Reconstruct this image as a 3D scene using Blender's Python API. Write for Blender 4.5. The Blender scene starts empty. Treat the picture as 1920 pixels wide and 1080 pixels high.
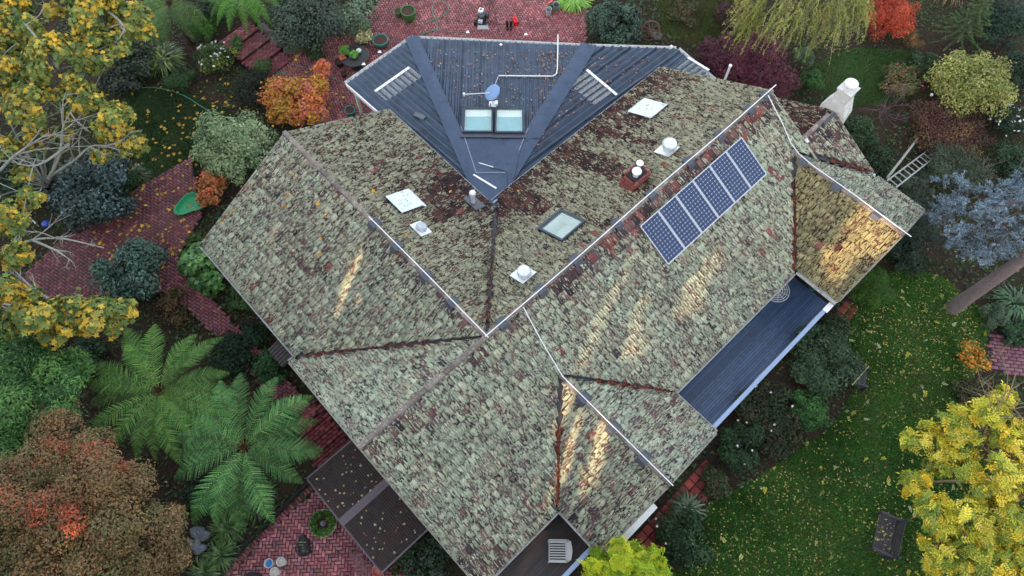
import bpy, math, random
import numpy as np
R = math.radians
random.seed(7)
rng = np.random.default_rng(11)
scene = bpy.context.scene
# ------------------------------------------------------------------ camera (a drone 25.5 m up, tipped 25 degrees off straight down)
CAM_H, TILT, FPX = 25.5, 0.4398, 1298.0
cam_data = bpy.data.cameras.new('camera'); cam = bpy.data.objects.new('camera', cam_data)
scene.collection.objects.link(cam); scene.camera = cam
cam.location = (0, 0, CAM_H); cam.rotation_euler = (TILT, 0, 0)
cam_data.sensor_width = 36.0; cam_data.lens = 36.0 * FPX / 1920.0
cam_data.clip_start = 0.5; cam_data.clip_end = 2000
# ------------------------------------------------------------------ sky and the low warm sun
SUN_EL = R(15.0); SUN_H = np.array([-0.41, -0.912])           # horizontal direction towards the sun
SUN_AZ = math.atan2(SUN_H[0], SUN_H[1])
SUN_DIR = np.array([SUN_H[0]*math.cos(SUN_EL), SUN_H[1]*math.cos(SUN_EL), math.sin(SUN_EL)])
world = bpy.data.worlds.new('World'); scene.world = world; world.use_nodes = True
wn = world.node_tree.nodes; wl = world.node_tree.links
bg = wn['Background']
sky = wn.new('ShaderNodeTexSky'); sky.sky_type = 'NISHITA'; sky.sun_disc = False
sky.sun_elevation = SUN_EL; sky.sun_rotation = SUN_AZ % (2*math.pi)
sky.air_density = 1.0; sky.dust_density = 2.5; sky.ozone_density = 1.0; sky.altitude = 100
hazemix = wn.new('ShaderNodeMixRGB'); hazemix.inputs[0].default_value = 0.5   # thin high cloud evening the dome out
hazemix.inputs[2].default_value = (2.8, 2.72, 2.6, 1)
wl.new(sky.outputs[0], hazemix.inputs[1]); wl.new(hazemix.outputs[0], bg.inputs[0])
bg.inputs[1].default_value = 0.15
sun_data = bpy.data.lights.new('sun', 'SUN'); sun = bpy.data.objects.new('sun', sun_data); scene.collection.objects.link(sun)
sun_data.energy = 1.4; sun_data.angle = R(0.53); sun_data.color = (1.0, 0.68, 0.40)
from mathutils import Vector, Matrix
sun.rotation_euler = Vector(SUN_DIR).to_track_quat('Z', 'Y').to_euler()
sun.location = (-20, -40, 30)
scene.view_settings.view_transform = 'Standard'; scene.view_settings.look = 'None'
scene.view_settings.exposure = 2.32; scene.view_settings.gamma = 1.0; scene.view_settings.use_curve_mapping = False
scene.render.engine = 'CYCLES'
scene.cycles.max_bounces = 5; scene.cycles.diffuse_bounces = 2; scene.cycles.glossy_bounces = 2
scene.cycles.transmission_bounces = 4; scene.cycles.transparent_max_bounces = 6
scene.cycles.use_denoising = True; scene.cycles.use_light_tree = False; scene.cycles.use_adaptive_sampling = True; scene.cycles.adaptive_threshold = 0.025
# ------------------------------------------------------------------ measuring helpers: a sight line cut at a known height
def ray(u, v):
    a = (u-960)/FPX; b = -(v-540)/FPX
    return np.array([a, math.sin(TILT)+b*math.cos(TILT), -math.cos(TILT)+b*math.sin(TILT)])
CAMP = np.array([0, 0, CAM_H])
def at(u, v, z=0.0):
    d = ray(u, v); return CAMP + d*((z-CAM_H)/d[2])
def mpp(P):                                                  # metres per photo pixel at a place
    return (P[1]*math.sin(TILT) - (P[2]-CAM_H)*math.cos(TILT))/FPX
def on_plane(u, v, q, n):
    d = ray(u, v); return CAMP + d*(np.dot(q-CAMP, n)/np.dot(d, n))
def lin(c):
    c = np.asarray(c, float)/255.0
    return np.where(c <= 0.04045, c/12.92, ((c+0.055)/1.055)**2.4)
# ------------------------------------------------------------------ objects
COL = scene.collection.objects
ORG = {}
def tag(o, label=None, cat=None, group=None, kind=None):
    if label: o['label'] = label
    if cat: o['category'] = cat
    if group: o['group'] = group
    if kind: o['kind'] = kind
    return o
def thing(name, label, cat, loc, group=None):
    o = bpy.data.objects.new(name, None); COL.link(o); o.location = tuple(float(c) for c in loc)
    o.empty_display_size = 0.3; ORG[o.name] = np.array(loc, float)
    return tag(o, label, cat, group)
def org(parent): return ORG.get(parent.name, np.zeros(3)) if parent else np.zeros(3)
def link(name, me, mat, parent=None):
    o = bpy.data.objects.new(name, me); COL.link(o)
    if mat is not None and not me.materials: me.materials.append(mat)
    if parent is not None:
        o.parent = parent; ORG[o.name] = org(parent)
    else: ORG[o.name] = np.zeros(3)
    return o
def np_obj(name, V, F, mat, parent=None, cols=None, smooth=False, attr=None, vec=None):
    V = np.asarray(V, float) - org(parent); F = np.asarray(F)
    me = bpy.data.meshes.new(name); k = F.shape[1]
    me.vertices.add(len(V)); me.vertices.foreach_set('co', V.astype('f4').ravel())
    me.loops.add(F.size); me.loops.foreach_set('vertex_index', F.astype('i4').ravel())
    me.polygons.add(len(F)); me.polygons.foreach_set('loop_start', (np.arange(len(F))*k).astype('i4'))
    if smooth: me.polygons.foreach_set('use_smooth', np.ones(len(F), bool))
    me.update(calc_edges=True)
    if cols is not None:
        a = me.color_attributes.new('Col', 'FLOAT_COLOR', 'POINT')
        c = np.ones((len(V), 4), 'f4'); c[:, :np.shape(cols)[1]] = cols; a.data.foreach_set('color', c.ravel())
    if attr is not None:
        a = me.attributes.new('lichen', 'FLOAT', 'POINT'); a.data.foreach_set('value', np.asarray(attr, 'f4'))
    if vec is not None:
        a = me.attributes.new('tile_place', 'FLOAT_VECTOR', 'POINT'); a.data.foreach_set('vector', np.asarray(vec, 'f4').ravel())
    return link(name, me, mat, parent)
class MB:
    """collects simple solids in world coordinates; build() links them as one mesh"""
    def __init__(s): s.v = []; s.f = []
    def add(s, V, F):
        o = len(s.v); s.v += [tuple(float(c) for c in p) for p in V]; s.f += [tuple(o+i for i in f) for f in F]; return s
    def box(s, c, sx, sy, sz, X=(1,0,0), Y=(0,1,0), Z=(0,0,1)):
        c = np.array(c, float); X = np.array(X, float); Y = np.array(Y, float); Z = np.array(Z, float)
        V = [c + X*sx*.5*i + Y*sy*.5*j + Z*sz*.5*k for k in (-1, 1) for j in (-1, 1) for i in (-1, 1)]
        return s.add(V, [(0,2,3,1),(4,5,7,6),(0,1,5,4),(2,6,7,3),(0,4,6,2),(1,3,7,5)])
    def bar(s, p, q, w, h=None, up=(0,0,1)):
        p = np.array(p, float); q = np.array(q, float); d = q-p; L = np.linalg.norm(d); d /= L
        y = np.cross(up, d); y /= np.linalg.norm(y); z = np.cross(d, y)
        return s.box((p+q)/2, L, w, h or w, d, y, z)
    def tube(s, pts, r, n=8, close=False, cap=True):
        V, F = tube(np.array(pts, float), r, n, close)
        s.add(V, [tuple(f) for f in F])
        if cap and not close:
            o = len(s.v)-len(V); m = len(V)
            s.f.append(tuple(o+i for i in range(n))[::-1]); s.f.append(tuple(o+m-n+i for i in range(n)))
        return s
    def lathe(s, prof, c, n=20, X=(1,0,0), Y=(0,1,0), Z=(0,0,1)):
        c = np.array(c, float); X = np.array(X, float); Y = np.array(Y, float); Z = np.array(Z, float); V = []
        for (r, z) in prof:
            for i in range(n):
                a = 2*math.pi*i/n; V.append(c + X*r*math.cos(a) + Y*r*math.sin(a) + Z*z)
        F = [(j*n+i, j*n+(i+1)%n, (j+1)*n+(i+1)%n, (j+1)*n+i) for j in range(len(prof)-1) for i in range(n)]
        F.append(tuple(range(n))[::-1]); F.append(tuple((len(prof)-1)*n+i for i in range(n)))
        return s.add(V, F)
    def prism(s, poly, d):
        """closed polygon (3-D points) pushed along d"""
        n = len(poly); P = [np.array(p, float) for p in poly]; d = np.array(d, float)
        V = P + [p+d for p in P]
        return s.add(V, [tuple(range(n))[::-1], tuple(range(n, 2*n))] + [(i, (i+1)%n, n+(i+1)%n, n+i) for i in range(n)])
    def build(s, name, mat, parent=None, smooth=False, bevel=0):
        me = bpy.data.meshes.new(name); o = org(parent)
        me.from_pydata([tuple(np.array(p)-o) for p in s.v], [], s.f); me.update()
        ob = link(name, me, mat, parent)
        if smooth:
            me.polygons.foreach_set('use_smooth', np.ones(len(me.polygons), bool))
            m = ob.modifiers.new('edges', 'EDGE_SPLIT'); m.split_angle = R(40)
        if bevel:
            m = ob.modifiers.new('bevel', 'BEVEL'); m.width = bevel; m.segments = 2; m.limit_method = 'ANGLE'
        return ob
def tube(pts, r, n=6, close=False):
    pts = np.asarray(pts, float); m = len(pts); r = np.broadcast_to(np.asarray(r, float), (m,))
    T = np.gradient(pts, axis=0) if not close else np.roll(pts, -1, 0)-np.roll(pts, 1, 0)
    T /= np.linalg.norm(T, axis=1)[:, None]+1e-9
    ref = np.where(np.abs(T[:, 2:3]) > .9, [[1., 0, 0]], [[0, 0, 1.]])
    X = np.cross(T, ref); X /= np.linalg.norm(X, axis=1)[:, None]+1e-9; Y = np.cross(T, X)
    a = np.arange(n)*2*math.pi/n
    V = pts[:, None, :] + r[:, None, None]*(np.cos(a)[None, :, None]*X[:, None, :] + np.sin(a)[None, :, None]*Y[:, None, :])
    mm = m if close else m-1
    j = np.arange(mm)[:, None]; i = np.arange(n)[None, :]; j2 = (j+1) % m
    F = np.stack([j*n+i, j*n+(i+1) % n, j2*n+(i+1) % n, j2*n+i], -1).reshape(-1, 4)
    return V.reshape(-1, 3), F
def smooth_path(pts, k=6):
    P = np.asarray(pts, float); out = []
    for i in range(len(P)-1):
        p0 = P[max(i-1, 0)]; p1 = P[i]; p2 = P[i+1]; p3 = P[min(i+2, len(P)-1)]
        for t in np.arange(k)/k:
            out.append(.5*((2*p1)+(-p0+p2)*t+(2*p0-5*p1+4*p2-p3)*t*t+(-p0+3*p1-3*p2+p3)*t**3))
    out.append(P[-1]); return np.array(out)
def inside(poly, X, Y):
    poly = np.asarray(poly, float); X = np.asarray(X, float); c = np.zeros(X.shape, bool); n = len(poly); j = n-1
    for i in range(n):
        xi, yi = poly[i][:2]; xj, yj = poly[j][:2]
        c ^= ((yi > Y) != (yj > Y)) & (X < (xj-xi)*(Y-yi)/(yj-yi+1e-12)+xi); j = i
    return c
# ------------------------------------------------------------------ materials
def nodes(name):
    m = bpy.data.materials.new(name); m.use_nodes = True; nt = m.node_tree
    return m, nt.nodes, nt.links, nt.nodes['Principled BSDF']
def noise(N, L, scale, detail=4, rough=.6, vec=None):
    t = N.new('ShaderNodeTexNoise'); t.inputs['Scale'].default_value = scale; t.inputs['Detail'].default_value = detail
    t.inputs['Roughness'].default_value = rough
    if vec is not None: L.new(vec, t.inputs['Vector'])
    return t
def ramp(N, L, fac, stops):
    r = N.new('ShaderNodeValToRGB'); e = r.color_ramp.elements
    while len(e) < len(stops): e.new(0.5)
    for el, (p, c) in zip(e, stops):
        el.position = p; el.color = (*c, 1) if len(c) == 3 else c
    L.new(fac, r.inputs[0]); return r
def mathn(N, L, op, a, b=None, clamp=False):
    m = N.new('ShaderNodeMath'); m.operation = op; m.use_clamp = clamp
    for i, x in enumerate((a, b)):
        if x is None: continue
        if isinstance(x, (int, float)): m.inputs[i].default_value = x
        else: L.new(x, m.inputs[i])
    return m.outputs[0]
def mixc(N, L, fac, a, b, mode='MIX'):
    m = N.new('ShaderNodeMixRGB'); m.blend_type = mode
    for i, x in enumerate((fac, a, b)):
        if isinstance(x, (int, float)): m.inputs[i].default_value = x
        elif isinstance(x, (tuple, list, np.ndarray)): m.inputs[i].default_value = (*[float(q) for q in x[:3]], 1)
        else: L.new(x, m.inputs[i])
    return m.outputs[0]
def pos(N):
    g = N.new('ShaderNodeNewGeometry'); return g.outputs['Position']
MATS = {}
def mat(name, rgb, rough=.6, metal=0., var=.25, scale=6., bump=0., spec=.5, alpha=1., dirt=None, objvar=0.):
    """plain painted / metal / plastic surface with mottling"""
    if name in MATS: return MATS[name]
    m, N, L, B = nodes(name); c = lin(rgb); P = pos(N)
    n1 = noise(N, L, scale, 5, .65, P); n2 = noise(N, L, scale*7, 3, .6, P)
    f = mathn(N, L, 'ADD', mathn(N, L, 'MULTIPLY', n1.outputs[0], .7), mathn(N, L, 'MULTIPLY', n2.outputs[0], .3))
    r = ramp(N, L, f, [(.3, tuple(c*(1-var))), (.7, tuple(np.minimum(c*(1+var), .95)))])
    out = r.outputs[0]
    if dirt is not None:
        n3 = noise(N, L, scale*.8, 6, .75, P); k = ramp(N, L, n3.outputs[0], [(.52, (0,0,0)), (.68, (1,1,1))])
        out = mixc(N, L, k.outputs[0], out, lin(dirt))
    if objvar:
        oi = N.new('ShaderNodeObjectInfo'); g = ramp(N, L, oi.outputs['Random'], [(0, (1-objvar,)*3), (1, (1+objvar,)*3)])
        out = mixc(N, L, 1.0, out, g.outputs[0], 'MULTIPLY')
    L.new(out, B.inputs['Base Color']); B.inputs['Roughness'].default_value = rough; B.inputs['Metallic'].default_value = metal
    B.inputs['Specular IOR Level'].default_value = spec; B.inputs['Alpha'].default_value = alpha
    if bump:
        b = N.new('ShaderNodeBump'); b.inputs['Strength'].default_value = bump; b.inputs['Distance'].default_value = .02
        L.new(n2.outputs[0], b.inputs['Height']); L.new(b.outputs[0], B.inputs['Normal'])
    MATS[name] = m; return m
def attr_mat(name, rough=.55, trans=.0, spec=.3, bump=0., scale=30., var=.2, stain=None):
    """colour comes per piece from the mesh (leaf by leaf, brick by brick)"""
    if name in MATS: return MATS[name]
    m, N, L, B = nodes(name)
    a = N.new('ShaderNodeAttribute'); a.attribute_name = 'Col'; P = pos(N)
    n = noise(N, L, scale, 3, .6, P)
    k = ramp(N, L, n.outputs[0], [(.3, (1-var,)*3), (.7, (1+var,)*3)])
    out = mixc(N, L, 1.0, a.outputs['Color'], k.outputs[0], 'MULTIPLY')
    if stain is not None:
        for sc, cc, lo, hi, f in stain:
            s_ = noise(N, L, sc, 6, .7, P); k_ = ramp(N, L, s_.outputs[0], [(lo, (0,)*3), (hi, (f,)*3)]); out = mixc(N, L, k_.outputs[0], out, lin(cc))
    L.new(out, B.inputs['Base Color']); B.inputs['Roughness'].default_value = rough; B.inputs['Specular IOR Level'].default_value = spec
    if bump:
        b = N.new('ShaderNodeBump'); b.inputs['Strength'].default_value = bump; b.inputs['Distance'].default_value = .01
        L.new(n.outputs[0], b.inputs['Height']); L.new(b.outputs[0], B.inputs['Normal'])
    if trans:
        o = N['Material Output']; t = N.new('ShaderNodeBsdfTranslucent'); L.new(out, t.inputs[0])
        x = N.new('ShaderNodeMixShader'); x.inputs[0].default_value = trans
        L.new(B.outputs[0], x.inputs[1]); L.new(t.outputs[0], x.inputs[2]); L.new(x.outputs[0], o.inputs[0])
    MATS[name] = m; return m
LEAF = attr_mat('leaf_matt', .6, .22, .25); GLOSS = attr_mat('leaf_glossy', .38, .12, .5)
BRICK = attr_mat('paving_brick', .72, 0, .3, .5, 45., .22, stain=((.9, (104,78,74), .45, .68, .55), (2.6, (80,74,62), .57, .74, .5)))
BARK_PALE = mat('bark_pale', (150,150,140), .85, 0, .35, 9, .8, dirt=(95,98,85))
BARK = mat('bark_brown', (92,80,72), .9, 0, .4, 9, 1.0, dirt=(60,55,48))
# ------------------------------------------------------------------ house axes
TH = 0.7541
A = np.array([math.cos(TH), math.sin(TH), 0]); B_ = np.array([math.sin(TH), -math.cos(TH), 0]); UP = np.array([0, 0, 1.])
P0 = np.array([.6945, 9.2514, 0])
def W(a, b, z=0.): return P0 + a*A + b*B_ + np.array([0, 0, z])
def ab(P): d = np.asarray(P)-P0; return float(d@A), float(d@B_)
# ------------------------------------------------------------------ ground
m, N, L, Bs = nodes('garden_soil'); Pp = pos(N)
n1 = noise(N, L, .35, 6, .6, Pp); n2 = noise(N, L, 9, 6, .7, Pp); n3 = noise(N, L, 60, 3, .6, Pp)
c1 = ramp(N, L, n2.outputs[0], [(.3, tuple(lin((32,26,24)))), (.55, tuple(lin((60,48,42)))), (.75, tuple(lin((84,66,56))))])
c2 = ramp(N, L, n1.outputs[0], [(.42, (0,0,0)), (.62, (1,1,1))])
o = mixc(N, L, c2.outputs[0], c1.outputs[0], mixc(N, L, n3.outputs[0], lin((36,38,28)), lin((66,62,44))))
L.new(o, Bs.inputs['Base Color']); Bs.inputs['Roughness'].default_value = .95; Bs.inputs['Specular IOR Level'].default_value = .1
b = N.new('ShaderNodeBump'); b.inputs['Strength'].default_value = .9; b.inputs['Distance'].default_value = .04
L.new(n2.outputs[0], b.inputs['Height']); L.new(b.outputs[0], Bs.inputs['Normal']); SOIL = m
gs = 400.
tag(np_obj('ground', [(-gs,-gs,0),(gs,-gs,0),(gs,gs,0),(-gs,gs,0)], [[0,1,2,3]], SOIL), 'dark soil and mulch of the garden beds', kind='structure')
m, N, L, Bs = nodes('lawn_turf'); Pp = pos(N)
n1 = noise(N, L, .5, 5, .6, Pp); n2 = noise(N, L, 22, 5, .7, Pp)
c1 = ramp(N, L, n2.outputs[0], [(.3, tuple(lin((36,54,26)))), (.7, tuple(lin((72,104,48))))])
c2 = ramp(N, L, n1.outputs[0], [(.5, (0,0,0)), (.72, (1,1,1))])
o = mixc(N, L, mathn(N, L, 'MULTIPLY', c2.outputs[0], .7), c1.outputs[0], lin((58,48,36)))
L.new(o, Bs.inputs['Base Color']); Bs.inputs['Roughness'].default_value = .9; Bs.inputs['Specular IOR Level'].default_value = .1
b = N.new('ShaderNodeBump'); b.inputs['Strength'].default_value = .8; b.inputs['Distance'].default_value = .03
L.new(n2.outputs[0], b.inputs['Height']); L.new(b.outputs[0], Bs.inputs['Normal']); TURF = m
def flat_poly(name, px, z, mtl, kind='structure', parent=None, label=None):
    pts = [at(u, v, z) for u, v in px]
    me = bpy.data.meshes.new(name); me.from_pydata([tuple(p) for p in pts], [], [tuple(range(len(pts)))]); me.update()
    return tag(link(name, me, mtl, parent), label, kind=kind)
def scatter_px(px, n, z=0.):
    """n random spots inside a polygon of sight-line points, evenly spread on the ground"""
    poly = np.array([at(u, v, z)[:2] for u, v in px]); lo = poly.min(0); hi = poly.max(0); out = []
    while sum(map(len, out)) < n:
        q = rng.uniform(lo, hi, (n*2, 2)); out.append(q[inside(poly, q[:, 0], q[:, 1])])
    return np.concatenate(out)[:n]
def fbm(x, y, s=1., seed=0):
    r = np.random.default_rng(seed); v = np.zeros_like(np.asarray(x, float))
    for k in range(5):
        f = s*1.9**k; a, b_, c, d = r.uniform(0, 6.28, 4)
        v += np.sin(x*f*math.cos(a)+y*f*math.sin(a)+b_+1.7*np.sin(f*.7*(x*math.cos(c)+y*math.sin(c))+d))/1.5**k
    return v/2.2
def grass(name, px, n, label, h=(.05,.11), cols=((48,90,36),(68,122,48),(86,132,58),(100,112,64)), z=.004, thin=None):
    P = scatter_px(px, n, z)
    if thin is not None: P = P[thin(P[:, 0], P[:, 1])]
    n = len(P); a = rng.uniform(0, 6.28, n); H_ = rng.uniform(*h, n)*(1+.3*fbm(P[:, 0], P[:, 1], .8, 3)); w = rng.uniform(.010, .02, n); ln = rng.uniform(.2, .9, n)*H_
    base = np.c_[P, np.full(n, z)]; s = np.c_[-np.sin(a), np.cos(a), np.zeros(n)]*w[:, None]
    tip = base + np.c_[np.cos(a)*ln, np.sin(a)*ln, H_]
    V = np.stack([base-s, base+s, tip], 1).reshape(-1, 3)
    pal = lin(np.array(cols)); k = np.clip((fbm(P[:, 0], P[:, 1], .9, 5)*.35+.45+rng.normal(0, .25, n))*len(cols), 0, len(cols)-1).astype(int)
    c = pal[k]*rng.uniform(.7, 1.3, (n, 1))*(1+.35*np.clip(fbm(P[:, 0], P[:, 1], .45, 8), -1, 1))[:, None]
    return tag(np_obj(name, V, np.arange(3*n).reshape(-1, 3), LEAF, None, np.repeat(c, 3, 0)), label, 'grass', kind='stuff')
LAWN_R = [(1600,560),(1690,500),(1770,520),(1860,600),(1850,640),(1830,700),(1800,760),(1840,860),(1930,960),(1960,1110),(1240,1110),(1310,1010),(1330,940),(1400,910),(1470,860),(1560,800),(1600,730),(1590,650),(1570,600)]
LAWN_L = [(235,165),(330,165),(410,200),(440,215),(420,330),(350,310),(300,335),(270,340),(240,250)]
LAWN_T = [(1235,-20),(1400,-20),(1420,60),(1350,110),(1300,90),(1235,60)]
LAWN_TR = [(1520,120),(1600,90),(1720,95),(1740,140),(1700,190),(1600,200),(1540,180)]
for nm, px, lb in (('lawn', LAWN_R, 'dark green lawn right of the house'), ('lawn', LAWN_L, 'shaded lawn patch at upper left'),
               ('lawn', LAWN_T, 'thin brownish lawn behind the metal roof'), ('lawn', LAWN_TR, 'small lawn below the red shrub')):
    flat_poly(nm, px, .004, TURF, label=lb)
grass('grass', LAWN_R, 125000, 'dark green lawn grass strewn with yellow leaflets', thin=lambda x, y: fbm(x, y, .7, 9) < .75)
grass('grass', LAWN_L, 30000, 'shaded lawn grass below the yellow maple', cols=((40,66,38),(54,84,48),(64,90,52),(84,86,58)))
grass('grass', LAWN_T, 24000, 'thin brownish grass behind the metal roof', cols=((70,70,42),(64,86,44),(94,78,56),(102,82,60)))
grass('grass', LAWN_TR, 16000, 'small patch of grass below the red shrub', cols=((56,88,52),(68,106,58),(82,104,62),(94,92,66)))
# ------------------------------------------------------------------ brick paving (herringbone bricks, one by one)
MORTAR = mat('paving_joint', (44,34,34), .95, 0, .3, 12, .4)
BV = np.array([(-1,-1,-1),(1,-1,-1),(1,1,-1),(-1,1,-1),(-.93,-.86,1),(.93,-.86,1),(.93,.86,1),(-.93,.86,1)], float)*.5
BF = np.array([(4,5,6,7),(0,1,5,4),(1,2,6,5),(2,3,7,6),(3,0,4,7)])
def brick_mesh(C, ang, l, w, h, cols):
    """C n x 3 top centres -> joined boxes"""
    n = len(C); V = BV[None]*np.array([l, w, h]); V = np.repeat(V, n, 0); V[:, :, 2] -= h/2
    ang = np.broadcast_to(ang, (n,)); ca, sa = np.cos(ang), np.sin(ang)
    X = V[:, :, 0]*ca[:, None]-V[:, :, 1]*sa[:, None]; Y = V[:, :, 0]*sa[:, None]+V[:, :, 1]*ca[:, None]
    V = np.stack([X, Y, V[:, :, 2]], -1)+C[:, None, :]
    F = (np.arange(n)[:, None, None]*8+BF[None]).reshape(-1, 4)
    return V.reshape(-1, 3), F, np.repeat(cols, 8, 0)
PAL_BRICK = ((112,52,52),(124,62,60),(98,46,48),(134,74,68),(92,56,60),(118,66,70),(84,44,46))
def brick_cols(P, pal=PAL_BRICK, shade_dim=0., seed=1):
    n = len(P); k = rng.integers(0, len(pal), n); c = lin(np.array(pal))[k]*rng.uniform(.75, 1.25, (n, 1))
    d = fbm(P[:, 0], P[:, 1], .9, seed); c *= (1-.28*np.clip(d, -.6, 1))[:, None]
    return c*(1-shade_dim)
def paving(name, label, px, z, ang, single=0, bl=.232, bw=.116, pal=PAL_BRICK, shade_dim=0., near=None, pattern='herring', hole=None):
    poly = np.array([at(u, v, z)[:2] for u, v in px])
    base = MB().prism([(*p, -.02) for p in poly], (0, 0, z-.012+.02)).build(name, MORTAR)
    tag(base, label, kind='structure')
    ca, sa = math.cos(ang), math.sin(ang); Q = np.c_[poly[:, 0]*ca+poly[:, 1]*sa, -poly[:, 0]*sa+poly[:, 1]*ca]
    lo = Q.min(0); hi = Q.max(0); u = bw
    nx = int((hi[0]-lo[0])/u)+4; ny = int((hi[1]-lo[1])/u)+4
    I, J = np.meshgrid(np.arange(nx), np.arange(ny), indexing='ij'); I = I.ravel(); J = J.ravel()
    if pattern == 'herring':
        mH = (I-J) % 4 == 0; mV = (I-J) % 4 == 3
        C = np.concatenate([np.c_[I[mH]+1, J[mH]+.5], np.c_[I[mV]+.5, J[mV]+1]])*u+lo-2*u
        an = np.concatenate([np.zeros(mH.sum()), np.full(mV.sum(), math.pi/2)])
    else:
        C = np.c_[(I*2+(J % 2))*u, J*u]+lo-2*u; an = np.zeros(len(C))
    X = C[:, 0]*ca-C[:, 1]*sa; Y = C[:, 0]*sa+C[:, 1]*ca
    k = inside(poly, X, Y)
    if hole is not None: k &= ~inside(np.array([at(q[0], q[1], z)[:2] for q in hole]), X, Y)
    X = X[k]; Y = Y[k]; an = an[k]+ang; n = len(X)
    P = np.c_[X, Y, np.full(n, z)+rng.normal(0, .0025, n)]; an = an+rng.normal(0, .012, n)
    cols = brick_cols(P, pal, shade_dim)
    order = np.argsort(np.hypot(*(P[:, :2]-np.array(near[:2])).T)) if near is not None else np.arange(n)
    s = order[:single]; rest = order[single:]
    for i in s:
        V, F, c = brick_mesh(P[i:i+1], an[i:i+1], bl-.012, bw-.012, .05, cols[i:i+1]); np_obj('brick', V, F, BRICK, base, c)
    V, F, c = brick_mesh(P[rest], an[rest], bl-.012, bw-.012, .05, cols[rest])
    if len(rest): tag(np_obj('bricks', V, F, BRICK, base, c), kind='stuff')
    return base
PATIO_F = [(592,917),(470,1032),(405,1110),(790,1110),(800,1000),(660,850)]
paving('patio', 'pink red herringbone brick patio at the lower left', PATIO_F, .03, TH+.78+.06, 300, near=at(600,1010), pal=((180,108,114),(164,96,102),(188,120,122),(148,104,114),(170,116,124),(156,94,100)))
PATIO_B = [(512,205),(500,150),(548,98),(640,45),(700,12),(745,-25),(1100,-25),(1100,95),(1040,160),(760,160),(690,225),(640,240),(560,232)]
paving('patio', 'red brick courtyard behind the metal roof', PATIO_B, .03, .35, shade_dim=.0, pal=((156,90,92),(142,80,82),(166,104,102),(130,80,84),(150,98,102)))
PATH_L = [(357,293),(378,400),(335,480),(432,602),(520,690),(566,742),(600,775),(565,795),(500,735),(440,665),(330,560),(300,545),(210,570),(90,600),(-30,590),(20,540),(110,452),(190,392)]
TERR = .30
paving('path', 'red herringbone brick path strewn with maple leaves left of the house', PATH_L, TERR, 1.0, shade_dim=.12, pal=((130,74,80),(116,66,72),(140,84,88),(106,68,74)))  # tree shade over this path is darkened into the brick colours
paving('path', 'pink brick path corner at the right edge by the lawn', [(1855,622),(1900,640),(1960,668),(1960,720),(1905,703),(1858,690)], .03, -.12, pattern='run', pal=((132,84,100),(118,74,92),(142,96,108),(124,80,90)), single=60, near=at(1885,660), bl=.30, bw=.15)
# header course and low sleeper edging along the front patio
EDG = [at(590,908,0), at(470,1026,0), at(400,1106,0)]
hb = MB(); pal = lin(np.array(((140,80,82),(122,66,70),(150,92,94))))
edge = tag(MB().bar(EDG[0]+[-.17,.08,.05], EDG[1]+[-.17,.08,.05], .1, .2).bar(EDG[1]+[-.17,.08,.05], EDG[2]+[-.17,.08,.05], .1, .2).build('timber_edging', mat('black_timber', (30,28,30), .85, 0, .3, 10, .5)), 'black timber edging between front brick patio and fern bed', 'edging')
hc = tag(MB().bar(EDG[0]+[0,0,.012], EDG[1]+[0,0,.012], .28, .024).bar(EDG[1]+[0,0,.011], EDG[2]+[0,0,.011], .28, .024).build('patio_edge', MORTAR), 'brick edge course of the front patio', kind='structure')
for p, q in ((EDG[0], EDG[1]), (EDG[1], EDG[2])):
    d = q-p; Ln = np.linalg.norm(d); an = math.atan2(d[1], d[0])+math.pi/2
    for i in range(int(Ln/.125)):
        c = p+d*(i+.5)*.125/Ln; c[2] = .045+random.gauss(0, .003)
        V, F, cc = brick_mesh(c[None], np.array([an]), .226, .113, .05, pal[[i % 3]]*random.uniform(.8, 1.15)); np_obj('brick', V, F, BRICK, hc, cc)
# ------------------------------------------------------------------ brick steps
def steps(name, label, p, adir, wid, n, tread, rise, z0, pal):
    """p: middle of the lowest nosing, adir: uphill"""
    adir = np.array(adir); side = np.cross(UP, adir)
    root = tag(MB().prism([p-side*wid/2, p+side*wid/2, p+side*wid/2+adir*.02, p-side*wid/2+adir*.02], (0, 0, .01)).build(name, MORTAR), label, kind='structure')
    for j in range(n):
        zt = z0+rise*(j+1); c = p+adir*(tread*(j+.5))
        st = MB().box(c+UP*(zt-.05)/2, tread*.98, wid, zt-.05, adir, side).build('step', MORTAR, root)
        rows = int(tread/.12); k = int(wid/.236); C = []; K = []
        for r_ in range(rows):
            for q in range(k):
                C.append(p+adir*(tread*j+(r_+.5)*tread/rows)+side*((q+.5+.5*(r_ % 2)-.25)*wid/k-wid/2)+UP*(zt+random.gauss(0, .003)))
        C = np.array(C); V, F, cc = brick_mesh(C, math.atan2(side[1], side[0]), wid/k-.014, tread/rows-.014, .055, brick_cols(C, pal))
        tag(np_obj('bricks', V, F, BRICK, st, cc), kind='stuff')
    return root
pr = ((120,62,66),(108,54,58),(130,74,76),(98,56,62))
steps('brick_steps', 'wide red brick steps climbing beside the boulders at upper left', (at(505,150,0)+at(540,118,0))/2, -B_*.93+A*-.1, 1.9, 4, .8, .15, 0, pr)
steps('brick_steps', 'dark red brick steps between the tree fern and the moss roof', (at(600,872,0)+at(652,838,0))/2, -B_, 1.5, 5, .42, .06, 0, ((122,56,62),(108,50,56),(132,66,70)))
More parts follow.
